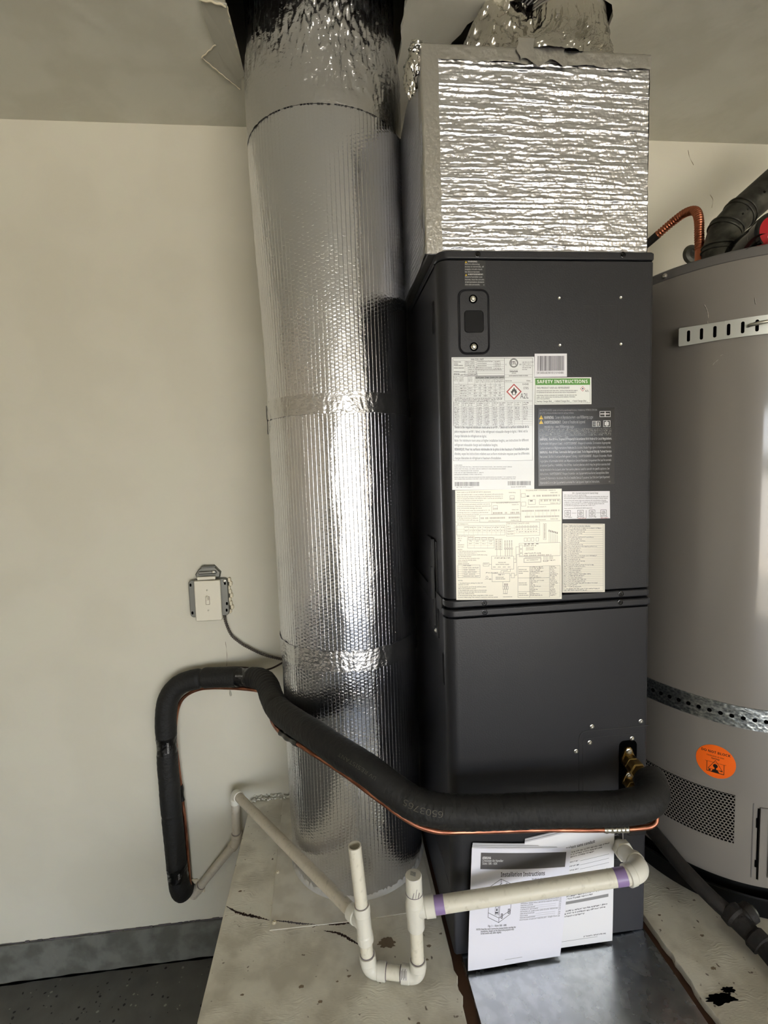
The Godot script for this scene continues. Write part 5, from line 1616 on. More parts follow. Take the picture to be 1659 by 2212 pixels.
func build_water_heater() -> void:
	var t := thing("water_heater", "large grey cylindrical water heater with a round orange sticker, right of the charcoal cabinet", "water heater", Vector3(HX, 0.035, HZ))
	var g := G.new()
	# jacket with an opening behind the perforated grille
	cyl(g, -180, 180, 0.288, 1.483, HR, 144)
	cyl(g, -180, 180, 0.070, 0.160, HR, 144)
	cyl(g, -34.2, 180 - 0.001, 0.160, 0.288, HR, 100)
	cyl(g, -180, -90, 0.160, 0.288, HR, 40)
	var jacket := obj("jacket", g, mats.heater_grey, t)
	g = G.new()
	cyl(g, -95, -30, 0.150, 0.30, HR - 0.02, 40)
	obj("inner_lining", g, mats.black_hole, t)
	# lid
	g = G.new()
	g.lathe(Vector3(HX, 1.4845, HZ), Vector3.UP, [Vector2(HR - 0.004, -0.004), Vector2(HR + 0.0015, 0.0), Vector2(HR + 0.0015, 0.017), Vector2(HR - 0.001, 0.020), Vector2(HR - 0.02, 0.020), Vector2(HR - 0.03, 0.016), Vector2(0.0001, 0.016)], 144)
	obj("lid", g, mats.heater_lid, t)
	for a in [-69.5, -10.0, 40.0]:
		screw_head(hp(a, 1.4925, HR + 0.0015), hp(a, 0, 1.0) - hp(a, 0, 0.0), 0.0045, t, mats.zinc)
	g = G.new()
	g.lathe(Vector3(HX, 0.035, HZ), Vector3.UP, [Vector2(0.0001, 0), Vector2(HR - 0.012, 0.0), Vector2(HR - 0.012, 0.04), Vector2(0.0001, 0.04)], 96)
	obj("base_ring", g, mats.pan_black, t)
	# perforated grille: hexagonal cells with a round hole each
	g = G.new()
	var pitch := 0.0077
	var row := pitch * 0.866
	for j in 18:
		for i in 34:
			var arc := -0.1705 - (i + (0.5 if j % 2 else 0.0)) * pitch
			var y := 0.1645 + j * row
			var c := [arc, y]
			var s := g.v.size()
			for k in 12:
				var a := PI / 6 * k
				for q in [[pitch * (0.5774 if k % 2 else 0.5), 0.0], [pitch * 0.40, 0.0], [pitch * 0.40, -0.0012]]:
					var x: float = c[0] + q[0] * cos(a)
					var ang := rad_to_deg(x / HR)
					g.vert(hp(ang, c[1] + q[0] * sin(a), HR + 0.0003 + q[1]), hp(ang, 0, 1.0) - hp(ang, 0, 0.0))
			for k in 12:
				var m := (k + 1) % 12
				g.quad(s + k * 3, s + m * 3, s + m * 3 + 1, s + k * 3 + 1)
				g.quad(s + k * 3 + 1, s + m * 3 + 1, s + m * 3 + 2, s + k * 3 + 2)
	obj("perforated_grille", g, mats.heater_grey, t, "perforated air inlet grille")
	g = G.new()
	band(g, -90, -34.0, 0.156, 0.1625, HR - 0.001, 0.0015, 60)
	band(g, -90, -34.0, 0.283, 0.290, HR - 0.001, 0.0015, 60)
	band(g, -34.8, -33.8, 0.156, 0.290, HR - 0.001, 0.0014, 3)
	obj("grille_edge", g, mats.heater_grey, t)
	# access door at the right edge of the view
	g = G.new()
	band(g, -25.0, 12.0, 0.088, 0.266, HR, 0.004, 40)
	var door := obj("access_door", g, mats.heater_grey, t)
	g = G.new()
	band(g, -21.6, 9.0, 0.10, 0.250, HR + 0.004, 0.003, 30)
	obj("door_panel", g, mats.heater_grey, door)
	g = G.new()
	band(g, -25.9, -25.2, 0.13, 0.262, HR, 0.0012, 2)
	band(g, -26.4, -25.2, 0.215, 0.238, HR, 0.0016, 2)
	band(g, -26.4, -25.2, 0.118, 0.135, HR, 0.0016, 2)
	band(g, -25.6, -25.2, 0.088, 0.125, HR, 0.0012, 2)
	obj("door_gap", g, mats.black_hole, door)
	g = G.new()
	g.lathe(hp(-16.0, 0.222, HR + 0.007), hp(-16.0, 0, 1) - hp(-16.0, 0, 0), [Vector2(0.026, 0), Vector2(0.026, 0.004), Vector2(0.022, 0.006), Vector2(0.0001, 0.006)], 28)
	obj("sight_port", g, mats.gloss_black, door)
	g = G.new()
	band(g, -27.8, -27.4, 0.09, 0.272, HR, 0.0010, 2)
	obj("door_rib", g, mats.heater_lid, jacket)
	# orange sticker
	var cv := Canvas.new(400, 400, Color(0.97, 0.41, 0.05))
	var k := Color(0.09, 0.05, 0.04)
	cv.text("DO NOT BLOCK", 50, 62, 42, k, 300, true, "Droid Sans", 58)
	cv.text("Combustion Air Inlet", 108, 124, 22, k, 180)
	cv.text("Openings", 156, 150, 24, k, 90, true)
	var tri := [Vector2(200, 186), Vector2(128, 300), Vector2(272, 300)]
	for i in 3: cv.line(tri[i], tri[(i + 1) % 3], 4, k)
	cv.rect(96, 214, 208, 3, k)
	cv.rect(112, 214, 6, 122, k); cv.rect(282, 214, 6, 122, k); cv.rect(112, 330, 176, 8, k)
	cv.ring(Vector2(200, 254), 0, 24, k); cv.rect(192, 270, 16, 44, k); cv.fill_poly(PackedVector2Array([Vector2(160, 330), Vector2(178, 298), Vector2(222, 298), Vector2(240, 330)]), k)
	cv.rect(132, 306, 22, 20, k); cv.rect(246, 294, 24, 12, k)
	g = G.new()
	for e in [[HR + 0.0006, 0.0]]:
		var s := g.v.size()
		var cc := hp(-43.0, 0.353, e[0])
		g.vert(cc, cc - Vector3(HX, 0.353, HZ), Vector2(0.5, 0.5))
		for ri in 6:
			for i in 49:
				var a := TAU * i / 48
				var q := 0.0395 * (ri + 1) / 6.0
				var ang := -43.0 + rad_to_deg(q * cos(a) / HR)
				var p := hp(ang, 0.353 + q * sin(a) * 1.02, e[0])
				g.vert(p, Vector3(p.x - HX, 0, p.z - HZ), Vector2(0.5 + 0.5 * cos(a) * (ri + 1) / 6.0, 0.5 - 0.5 * sin(a) * (ri + 1) / 6.0))
		for i in 48: g.tri(s, s + 1 + i, s + 2 + i)
		for ri in 5:
			for i in 48:
				var a0 := s + 1 + ri * 49 + i
				g.quad(a0, a0 + 1, a0 + 50, a0 + 49)
	obj("orange_sticker", g, print_mat("orange_print", cv, 0.4), t, "round orange DO NOT BLOCK sticker")
	# pale scratches
	for q in [[[-52.0, 1.405], [-50.8, 1.39], [-50.3, 1.374]], [[-50.6, 1.368], [-50.4, 1.36]], [[-46.0, 1.281], [-47.6, 1.275], [-48.2, 1.27]], [[-44.4, 1.291], [-45.4, 1.288]], [[-33.6, 1.40], [-33.1, 1.386]]]:
		g = G.new()
		var pts := []
		for p in q: pts.append(hp(p[0], p[1], HR + 0.0001))
		g.tube(smooth_path(pts, 0.003), func(s, _t): return 0.0007 * (0.5 + absf(sin(s * 400.0))), 5)
		obj("scratch", g, mats.scratch, jacket)
	# upper strap: flat slotted steel strip with a tension rod
	var st := thing("upper_strap", "slotted galvanized steel strap near the top of the grey water heater", "strap", Vector3(HX, 1.323, HZ), "steel straps round the water heater")
	g = G.new()
	band(g, -44.0, 30.0, 1.3215, 1.3600, HR + 0.004, 0.0022, 60)
	g.xf = tangent(-44.0, 1.3408, HR + 0.005)
	g.prism(PackedVector2Array([Vector2(-0.0865, -0.0185), Vector2(-0.0845, -0.0205), Vector2(0.0, -0.0193), Vector2(0.0, 0.0192), Vector2(-0.0845, 0.0205), Vector2(-0.0865, 0.0185)]), -0.001, 0.0012, 0.0004)
	g.xf = Transform3D()
	var bd := obj("strap_band", g, mats.strap_steel, st)
	for i in 10:
		g = G.new()
		g.xf = tangent(-44.0, 1.3405, HR + 0.0058) if i < 4 else tangent(-44.0 + rad_to_deg((-0.067 + i * 0.0248) / (HR + 0.006)), 1.3405, HR + 0.0058)
		if i < 4: g.xf.origin += g.xf.basis.x * (-0.067 + i * 0.0248)
		g.prism(round_rect(0.0062, 0.0245, 0.003, 4), 0.0, 0.0007, 0.0)
		obj("slot", g, mats.black_hole, bd)
	g = G.new()
	var rp := [hp(-35.5, 1.3415, HR + 0.009), hp(-34.4, 1.342, HR + 0.014), hp(-30.0, 1.344, HR + 0.016), hp(-20.0, 1.347, HR + 0.017), hp(0.0, 1.350, HR + 0.018)]
	g.tube(smooth_path(rp, 0.01), func(_s, _t): return 0.0038, 12)
	obj("tension_rod", g, mats.zinc, st)
	# lower strap: spangled steel with round holes
	st = thing("lower_strap", "galvanized steel strap with round holes low on the grey water heater", "strap", Vector3(HX, 0.455, HZ), "steel straps round the water heater")
	g = G.new()
	g.grid(110, 1, func(a: float, b: float): return hp(lerpf(-100, 40, a), lerpf(0.456, 0.506, b) - 0.009 * smoothstep(-65.0, -20.0, lerpf(-100, 40, a)), HR + 0.0038), false, func(p: Vector3, _a, _b): return Vector3(p.x - HX, 0, p.z - HZ))
	for e in [[0.456, Vector3.DOWN], [0.506, Vector3.UP]]:
		g.grid(110, 1, func(a: float, b: float): return hp(lerpf(-100, 40, a), e[0] - 0.009 * smoothstep(-65.0, -20.0, lerpf(-100, 40, a)), HR + 0.0038 * b), false, func(_p, _a, _b): return e[1])
	bd = obj("strap_band", g, mats.spangle, st)
	for i in 16:
		var a := -72.0 + i * 4.35
		g = G.new()
		g.xf = tangent(a, 0.481 - 0.009 * smoothstep(-65.0, -20.0, a), HR + 0.0038)
		g.lathe(Vector3(0, 0, -0.001), Vector3.BACK, [Vector2(0.0048, 0.0), Vector2(0.0048, 0.0016), Vector2(0.0042, 0.0017), Vector2(0.0001, 0.0012)], 14)
		obj("hole", g, mats.black_hole, bd)
	# drain pan under the heater
	g = G.new()
	g.lathe(Vector3(0.862, 0.0, -0.265), Vector3.UP, [Vector2(0.0001, 0.001), Vector2(0.304, 0.001), Vector2(0.310, 0.004), Vector2(0.314, 0.048), Vector2(0.318, 0.053), Vector2(0.316, 0.056), Vector2(0.311, 0.052), Vector2(0.306, 0.012), Vector2(0.300, 0.0355), Vector2(0.0001, 0.034)], 96)
	tag(obj("drain_pan", g, mats.pan_black), "shallow black round pan under the grey water heater", "pan")
	# black iron pipe lying across the platform in front of the heater
	var ip := thing("iron_pipe", "rusty dark iron pipe with a round fitting sloping across the platform by the water heater", "pipe", Vector3(0.63, 0.0, 0.1))
	g = G.new()
	g.tube(smooth_path([Vector3(0.540, 0.150, -0.32), Vector3(0.5635, 0.110, -0.1355), Vector3(0.5793, 0.085, -0.0515), Vector3(0.6051, 0.060, 0.0054), Vector3(0.6338, 0.040, 0.0455)], 0.02), func(s, _t): return 0.0165 + 0.0003 * sin(s * 90.0), 20)
	obj("pipe_run", g, mats.iron_pipe, ip)
	g = G.new()
	var d := Vector3(0.02, -0.02, 0.07).normalized()
	g.lathe(Vector3(0.626, 0.050, 0.022), d, [Vector2(0.0165, 0), Vector2(0.024, 0.004), Vector2(0.0255, 0.02), Vector2(0.022, 0.026), Vector2(0.020, 0.055), Vector2(0.0245, 0.060), Vector2(0.0245, 0.078), Vector2(0.0165, 0.082)], 20)
	g.tube([Vector3(0.645, 0.030, 0.095), Vector3(0.648, 0.020, 0.16), Vector3(0.650, 0.019, 0.40)], func(_s, _t): return 0.0175, 20)
	g.lathe(Vector3(0.634, 0.043, 0.045), Vector3(0.85, 0.3, -0.1), [Vector2(0.017, 0), Vector2(0.019, 0.018), Vector2(0.0215, 0.02), Vector2(0.0215, 0.036), Vector2(0.0001, 0.036)], 18)
	obj("tee_fitting", g, mats.iron_pipe, ip)
	g = G.new()
	g.lathe(Vector3(0.664, 0.0535, 0.0415), Vector3(0.85, 0.3, -0.1), [Vector2(0.0145, 0.0), Vector2(0.0155, 0.003), Vector2(0.0155, 0.010), Vector2(0.012, 0.012), Vector2(0.0001, 0.015)], 8)
	obj("union_cap", g, mats.old_vent, ip)

func build_heater_top() -> void:
	# galvanized vent with an elbow of joined rings
	var v := thing("vent_pipe", "dark galvanized vent elbow rising to the right from the top of the grey water heater", "vent pipe", Vector3(0.81, 1.5005, -0.27))
	var c := [Vector3(0.8085, 1.5005, -0.27), Vector3(0.8055, 1.600, -0.27), Vector3(0.8215, 1.6500, -0.27), Vector3(0.8604, 1.6900, -0.27), Vector3(0.9379, 1.7540, -0.27), Vector3(1.22, 1.985, -0.27)]
	var rv := 0.0395
	var cut := [Vector3(0, 1, 0)]
	for i in range(1, 5): cut.append(((c[i] - c[i - 1]).normalized() + (c[i + 1] - c[i]).normalized()).normalized())
	cut.append((c[5] - c[4]).normalized())
	for i in 5:
		if i == 3: continue
		var a: Vector3 = c[i]
		var b: Vector3 = c[i + 1] if i != 2 else c[3]
		var na: Vector3 = cut[i]
		var nb: Vector3 = cut[i + 1]
		if i == 4: a = c[3]; na = cut[3]
		var ax := (b - a).normalized()
		var u := ax.cross(Vector3.BACK).normalized()
		var w := ax.cross(u)
		var g := G.new()
		g.grid(40, 2, func(s: float, q: float):
			var d: Vector3 = u * cos(s * TAU) + w * sin(s * TAU)
			var pa: Vector3 = a + d * rv - ax * ((d * rv).dot(na) / ax.dot(na))
			var pb: Vector3 = b + d * rv - ax * ((d * rv).dot(nb) / ax.dot(nb))
			return pa.lerp(pb, q), true, func(p, _s, q): return p - a.lerp(b, q))
		obj("vent_section", g, mats.old_vent, v)
		if i > 0 or true:
			for e in ([[b, nb]] if i < 4 else []):
				g = G.new()
				for off in [-0.006, 0.006]:
					var ring := []
					var u2: Vector3 = e[1].cross(Vector3.BACK).normalized()
					for k in 41: ring.append(e[0] + e[1] * off + (u2 * cos(TAU * k / 40) * 1.01 + Vector3.BACK * sin(TAU * k / 40)) * rv)
					g.tube(ring, func(_s, _t): return 0.0028, 8, false)
				obj("crimp_ring", g, mats.old_vent, v)
	for p in [Vector3(0.796, 1.52, -0.2325), Vector3(0.835, 1.672, -0.2325), Vector3(0.848, 1.683, -0.2325), Vector3(0.893, 1.725, -0.2320)]: screw_head(p, Vector3.BACK, 0.0028, v, mats.gloss_black)
	# corrugated copper connector
	var cc := thing("copper_connector", "corrugated copper water pipe arching down onto the grey water heater", "pipe", Vector3(0.765, 1.5005, -0.285))
	var path := smooth_path([Vector3(0.772, 1.727, -0.47), Vector3(0.789, 1.744, -0.43), Vector3(0.799, 1.7505, -0.39), Vector3(0.801, 1.738, -0.355), Vector3(0.793, 1.705, -0.33), Vector3(0.784, 1.655, -0.315), Vector3(0.778, 1.612, -0.305)], 0.0011)
	var g := G.new()
	g.tube(path, func(s, _t): return 0.0108 + 0.0013 * sin(s * TAU / 0.0074), 20)
	obj("corrugated_tube", g, mats.copper, cc)
	g = G.new()
	g.tube([Vector3(0.778, 1.613, -0.305), Vector3(0.7755, 1.58, -0.302), Vector3(0.771, 1.5005, -0.298)], func(_s, _t): return 0.0112, 20)
	obj("plain_end", g, mats.copper, cc)
	g = G.new()
	g.tube([Vector3(0.773, 1.728, -0.468), Vector3(0.7565, 1.7125, -0.492), Vector3(0.735, 1.697, -0.527), Vector3(0.70, 1.675, -0.58), Vector3(0.69, 1.668, -0.606)], func(_s, _t): return 0.0112, 18)
	obj("dull_end", g, mats.iron_pipe, cc)
	g = G.new()
	g.lathe(Vector3(0.9845, 1.727, WALL_Z), Vector3.BACK, [Vector2(0.031, 0.0), Vector2(0.031, 0.003), Vector2(0.026, 0.009), Vector2(0.017, 0.013), Vector2(0.0135, 0.013), Vector2(0.0135, 0.004), Vector2(0.0001, 0.004)], 32)
	tag(obj("escutcheon", g, mats.old_vent), "round dark metal escutcheon on the wall behind the corrugated copper pipe", "escutcheon")
	g = G.new()
	g.lathe(Vector3(0.772, 1.676, WALL_Z), Vector3.BACK, [Vector2(0.024, 0.0), Vector2(0.024, 0.004), Vector2(0.016, 0.01), Vector2(0.0001, 0.01)], 28)
	tag(obj("wall_escutcheon", g, mats.chrome), "small dull escutcheon on the wall just behind the right edge of the foil box", "escutcheon")
	# black canister with a red label, lying on the heater
	var k := thing("black_canister", "black canister with a round red end label lying on the grey water heater", "canister", Vector3(0.76, 1.5005, -0.12))
	var axis := Vector3(-0.12, 0.10, 1.0).normalized()
	var e := Vector3(0.8215, 1.5765, -0.115)
	g = G.new()
	g.lathe(e - axis * 0.17, axis, [Vector2(0.0001, 0), Vector2(0.044, 0.0), Vector2(0.047, 0.006), Vector2(0.047, 0.14), Vector2(0.050, 0.145), Vector2(0.050, 0.166), Vector2(0.046, 0.171), Vector2(0.041, 0.170), Vector2(0.040, 0.166)], 48)
	obj("canister_body", g, mats.gloss_black, k)
	var cv := Canvas.new(256, 256, Color(0.07, 0.07, 0.075))
	cv.fill_poly(PackedVector2Array([Vector2(70, 0), Vector2(256, 0), Vector2(256, 256), Vector2(70, 256), Vector2(78, 128)]), Color(0.66, 0.06, 0.12))
	var r := RandomNumberGenerator.new()
	r.seed = 6
	for j in 9: cv.scribble(20, 76 + j * 12, 44, 7, Color(0.8, 0.8, 0.8), r)
	for j in 6: cv.ring(Vector2(110 + j * 14, 150 + 10 * sin(j * 1.7)), 8, 13, Color(0.95, 0.9, 0.9))
	for j in 3: cv.scribble(90, 96 + j * 14, 90, 9, Color(0.95, 0.88, 0.88), r)
	g = G.new()
	g.disc(e - axis * 0.003, axis, 0.0405, 40)
	obj("end_label", g, print_mat("canister_print", cv, 0.3), k, "red and black end label")
	# dark bag under the canister
	var n := noise(18.0, 3, 501)
	g = G.new()
	g.grid(70, 40, func(a: float, b: float):
		var x := lerpf(0.668, 0.90, a)
		var top: float = 1.5012 + (0.012 + 0.045 * smoothstep(0.0, 0.75, a)) * pow(sin(PI * clampf(b * 0.92 + 0.08, 0.0, 1.0)), 0.6) * smoothstep(0.0, 0.12, a) * (1.0 - 0.7 * smoothstep(0.85, 1.0, a))
		return Vector3(x, top + 0.006 * n.get_noise_2d(x, b * 0.2) * sin(PI * b), lerpf(-0.06, -0.17, b) + 0.035 * (1.0 - a)), false, func(_p, _a, _b): return Vector3(0, 1, 0.3))
	tag(obj("dark_bag", g, mats.gloss_black), "crumpled black bag lying on the grey water heater beside the canister", "bag")
	g = G.new()
	g.grid(10, 20, func(a: float, b: float):
		var x := lerpf(0.742, 0.752, a)
		return Vector3(x, 1.5030 + 0.051 * pow(sin(PI * clampf(b * 0.92 + 0.08, 0.0, 1.0)), 0.6), lerpf(-0.058, -0.165, b) + 0.022), false, func(_p, _a, _b): return Vector3(0, 1, 0.3))
	obj("red_trim", g, mats.dark_red, get_node("dark_bag"))

# ------------------------------------------------------------------ refrigerant lines
func s_at(path: Array, p: Vector3) -> float:
	var best := 0.0
	var bd := 1e9
	var ln := 0.0
	for i in path.size():
		if i > 0: ln += path[i].distance_to(path[i - 1])
		var d: float = path[i].distance_squared_to(p)
		if d < bd: bd = d; best = ln
	return best

func cut_path(path: Array, s0: float, s1: float) -> Array:
	var o := []
	var ln := 0.0
	for i in path.size():
		if i > 0: ln += path[i].distance_to(path[i - 1])
		if ln >= s0 and ln <= s1: o.append(path[i])
	return o

func decal(called: String, path: Array, toward: Vector3, r: float, half: float, cv: Canvas, flip: bool, parent: Node) -> void:
	var g := G.new()
	var nP := path.size()
	g.grid(nP - 1, 6, func(a: float, b: float):
		var i := int(round(a * (nP - 1)))
		var tn: Vector3 = (path[mini(i + 1, nP - 1)] - path[maxi(i - 1, 0)]).normalized()
		var d := (toward - tn * toward.dot(tn)).normalized()
		var w := tn.cross(d)
		var q := lerpf(-half, half, b)
		return path[i] + (d * cos(q) + w * sin(q)) * r, false, func(p, a, _b): return p - path[int(round(a * (nP - 1)))], func(a: float, b: float): return Vector2(1.0 - a, 1.0 - b) if flip else Vector2(a, b))
	var m := print_mat(called + "_ink", cv, 0.6)
	m.transparency = BaseMaterial3D.TRANSPARENCY_ALPHA
	obj(called, g, m, parent)

func build_refrigerant_lines() -> void:
	var path := smooth_path([Vector3(0.400, 0.417, 0.068), Vector3(0.398, 0.413, 0.082), Vector3(0.389, 0.407, 0.100), Vector3(0.371, 0.401, 0.112), Vector3(0.345, 0.397, 0.117), Vector3(0.305, 0.392, 0.114), Vector3(0.184, 0.397, 0.105), Vector3(0.049, 0.399, 0.095), Vector3(-0.032, 0.405, 0.088), Vector3(-0.084, 0.415, 0.075), Vector3(-0.125, 0.433, 0.050), Vector3(-0.168, 0.455, 0.020), Vector3(-0.223, 0.470, -0.030), Vector3(-0.283, 0.478, -0.100), Vector3(-0.342, 0.472, -0.190), Vector3(-0.384, 0.465, -0.270), Vector3(-0.409, 0.460, -0.350), Vector3(-0.429, 0.463, -0.420), Vector3(-0.457, 0.457, -0.480), Vector3(-0.508, 0.448, -0.520), Vector3(-0.582, 0.444, -0.545), Vector3(-0.655, 0.439, -0.560), Vector3(-0.713, 0.424, -0.565), Vector3(-0.748, 0.387, -0.565), Vector3(-0.763, 0.328, -0.565), Vector3(-0.767, 0.246, -0.565), Vector3(-0.769, 0.094, -0.565), Vector3(-0.767, -0.093, -0.565), Vector3(-0.763, -0.235, -0.566), Vector3(-0.760, -0.272, -0.578), Vector3(-0.758, -0.284, -0.605)], 0.006)
	var nz := noise(1.0, 3, 601)
	var total := s_at(path, path[-1])
	var marks := {}
	for q in [["tape_top", Vector3(-0.508, 0.448, -0.520)], ["tape_wall", Vector3(-0.767, 0.235, -0.565)], ["tape_foot", Vector3(-0.765, -0.19, -0.565)], ["notch", Vector3(-0.645, 0.440, -0.558)], ["bend", Vector3(-0.429, 0.463, -0.42)], ["joint", Vector3(-0.384, 0.465, -0.27)], ["slit", Vector3(-0.02, 0.405, 0.088)], ["joint2", Vector3(-0.767, 0.0, -0.565)]]:
		marks[q[0]] = s_at(path, q[1])
	var rad := func(s: float, t: float) -> float:
		var r := 0.0310 + 0.0010 * nz.get_noise_2d(s * 9.0, cos(t) * 0.7) + 0.0007 * nz.get_noise_2d(s * 70.0, 5.0 + cos(t) * 1.5) * (1.0 + 1.2 * smoothstep(0.2, 0.3, s) * (1.0 - smoothstep(0.5, 0.6, s)))
		for q in [["tape_top", 0.022, 0.0050], ["tape_wall", 0.025, 0.0030], ["tape_foot", 0.02, 0.0015], ["notch", 0.005, 0.0060], ["joint", 0.003, 0.0030], ["joint2", 0.004, 0.0022], ["slit", 0.002, 0.0004]]:
			var d: float = (s - marks[q[0]]) / q[1]
			r -= q[2] * exp(-d * d)
		var bd: float = (s - marks.bend) / 0.09
		r += 0.0012 * sin(s * 330.0) * exp(-bd * bd)
		return r
	var t := thing("insulated_pipe", "thick black foam insulated pipe looping past the round duct and down the wall", "pipe", Vector3(-0.2, 0.40, -0.1))
	var g := G.new()
	g.tube(path, rad, 30)
	obj("foam_sleeve", g, mats.rubber_foam, t)
	for q in [["tape_top", 0.028, 0.0008], ["tape_wall", 0.030, 0.0008], ["tape_foot", 0.024, 0.0012]]:
		var seg := cut_path(path, marks[q[0]] - q[1], marks[q[0]] + q[1])
		var s0: float = marks[q[0]] - q[1]
		g = G.new()
		g.tube(seg, func(s, a): return rad.call(s0 + s, a) + q[2] + 0.0012 * nz.get_noise_2d(a * 3.0 + s * 20.0, s * 70.0), 28, false)
		var tp := obj("tape_wrap", g, mats.vinyl_tape, t)
		var cv := Canvas.new(256, 96, Color(0.5, 0.5, 0.5, 0))
		cv.text("RESISTANT", 6, 8, 44, Color(0.62, 0.62, 0.62), 240, true)
		cv.text("FLAME", 96, 58, 24, Color(0.45, 0.45, 0.45), 80)
		var sub := cut_path(path, marks[q[0]] - q[1] * 0.75, marks[q[0]] + q[1] * 0.75)
		decal("tape_print", sub, Vector3(0.45, 0.35, 0.83), 0.0310 if q[0] != "tape_top" else 0.0292, 0.26, cv, true, tp)
	# printed numbers, upside down on the lower bend, and pale marks beside them
	var cv2 := Canvas.new(420, 110, Color(0.5, 0.5, 0.45, 0))
	cv2.text("6503765", 6, 2, 84, Color(0.24, 0.23, 0.185), 400)
	decal("printed_number", cut_path(path, s_at(path, Vector3(-0.035, 0.405, 0.088)), s_at(path, Vector3(-0.105, 0.425, 0.062))), Vector3(-0.25, 0.42, 0.88), 0.0322, 0.30, cv2, false, t)
	cv2 = Canvas.new(300, 110, Color(0.5, 0.5, 0.45, 0))
	cv2.text("UV RESISTANT", 6, 10, 60, Color(0.25, 0.245, 0.21), 280)
	decal("printed_number", cut_path(path, s_at(path, Vector3(-0.15, 0.445, 0.032)), s_at(path, Vector3(-0.22, 0.470, -0.027))), Vector3(-0.1, 0.45, 0.88), 0.0322, 0.28, cv2, false, t)
	# thin bare copper line beneath it
	var cp := thing("copper_line", "thin bare copper pipe running under the black insulated pipe", "pipe", Vector3(-0.2, 0.36, -0.1))
	path = smooth_path([Vector3(0.396, 0.385, 0.075), Vector3(0.401, 0.358, 0.092), Vector3(0.396, 0.342, 0.1), Vector3(0.380, 0.334, 0.1), Vector3(0.311, 0.337, 0.1), Vector3(0.149, 0.355, 0.1), Vector3(0.001, 0.368, 0.1), Vector3(-0.052, 0.372, 0.095), Vector3(-0.095, 0.386, 0.085), Vector3(-0.146, 0.413, 0.060), Vector3(-0.206, 0.440, 0.015), Vector3(-0.263, 0.446, -0.050), Vector3(-0.316, 0.450, -0.110), Vector3(-0.367, 0.433, -0.200), Vector3(-0.397, 0.425, -0.270), Vector3(-0.413, 0.424, -0.330), Vector3(-0.434, 0.438, -0.400), Vector3(-0.461, 0.430, -0.460), Vector3(-0.553, 0.414, -0.530), Vector3(-0.644, 0.405, -0.565), Vector3(-0.690, 0.389, -0.575), Vector3(-0.721, 0.361, -0.580), Vector3(-0.740, 0.308, -0.585), Vector3(-0.747, 0.233, -0.585), Vector3(-0.742, 0.093, -0.585), Vector3(-0.737, -0.048, -0.585), Vector3(-0.737, -0.191, -0.585), Vector3(-0.737, -0.277, -0.592), Vector3(-0.737, -0.295, -0.612)], 0.008)
	g = G.new()
	g.tube(path, func(s, _t): return 0.0053 + 0.0002 * sin(s * 40.0), 14)
	obj("copper_tube", g, mats.copper_line, cp)
	g = G.new()
	g.tube(cut_path(path, s_at(path, Vector3(0.335, 0.336, 0.1)), s_at(path, Vector3(0.288, 0.34, 0.1))), func(s, _t): return 0.0068 + 0.0009 * sin(s * 700.0), 16)
	obj("coupling", g, mats.zinc, cp)
	for q in [[Vector3(-0.322, 0.449, -0.118), Vector3(-0.372, 0.432, -0.21)], [Vector3(-0.742, 0.085, -0.585), Vector3(-0.738, 0.03, -0.585)]]:
		g = G.new()
		g.tube(cut_path(path, s_at(path, q[0]), s_at(path, q[1])), func(s, _t): return 0.0069 + 0.0012 * sin(s * 130.0), 14)
		obj("tape_wrap", g, mats.vinyl_tape, cp)
	# brown control cable
	g = G.new()
	path = smooth_path([Vector3(-0.385, 0.474, -0.575), Vector3(-0.404, 0.464, -0.572), Vector3(-0.436, 0.454, -0.560), Vector3(-0.469, 0.455, -0.548), Vector3(-0.512, 0.462, -0.562), Vector3(-0.603, 0.455, -0.592), Vector3(-0.705, 0.440, -0.601), Vector3(-0.758, 0.405, -0.603), Vector3(-0.772, 0.339, -0.603), Vector3(-0.778, 0.232, -0.603), Vector3(-0.785, 0.077, -0.602), Vector3(-0.802, -0.013, -0.600), Vector3(-0.810, -0.072, -0.598), Vector3(-0.806, -0.120, -0.598), Vector3(-0.796, -0.165, -0.598), Vector3(-0.793, -0.201, -0.598), Vector3(-0.801, -0.249, -0.598), Vector3(-0.800, -0.281, -0.599), Vector3(-0.785, -0.277, -0.602), Vector3(-0.760, -0.270, -0.611)], 0.01)
	g.tube(path, func(_s, _t): return 0.0030, 10)
	tag(obj("control_cable", g, mats.brown_cable), "thin dark brown cable following the black insulated pipe along the wall", "cable")

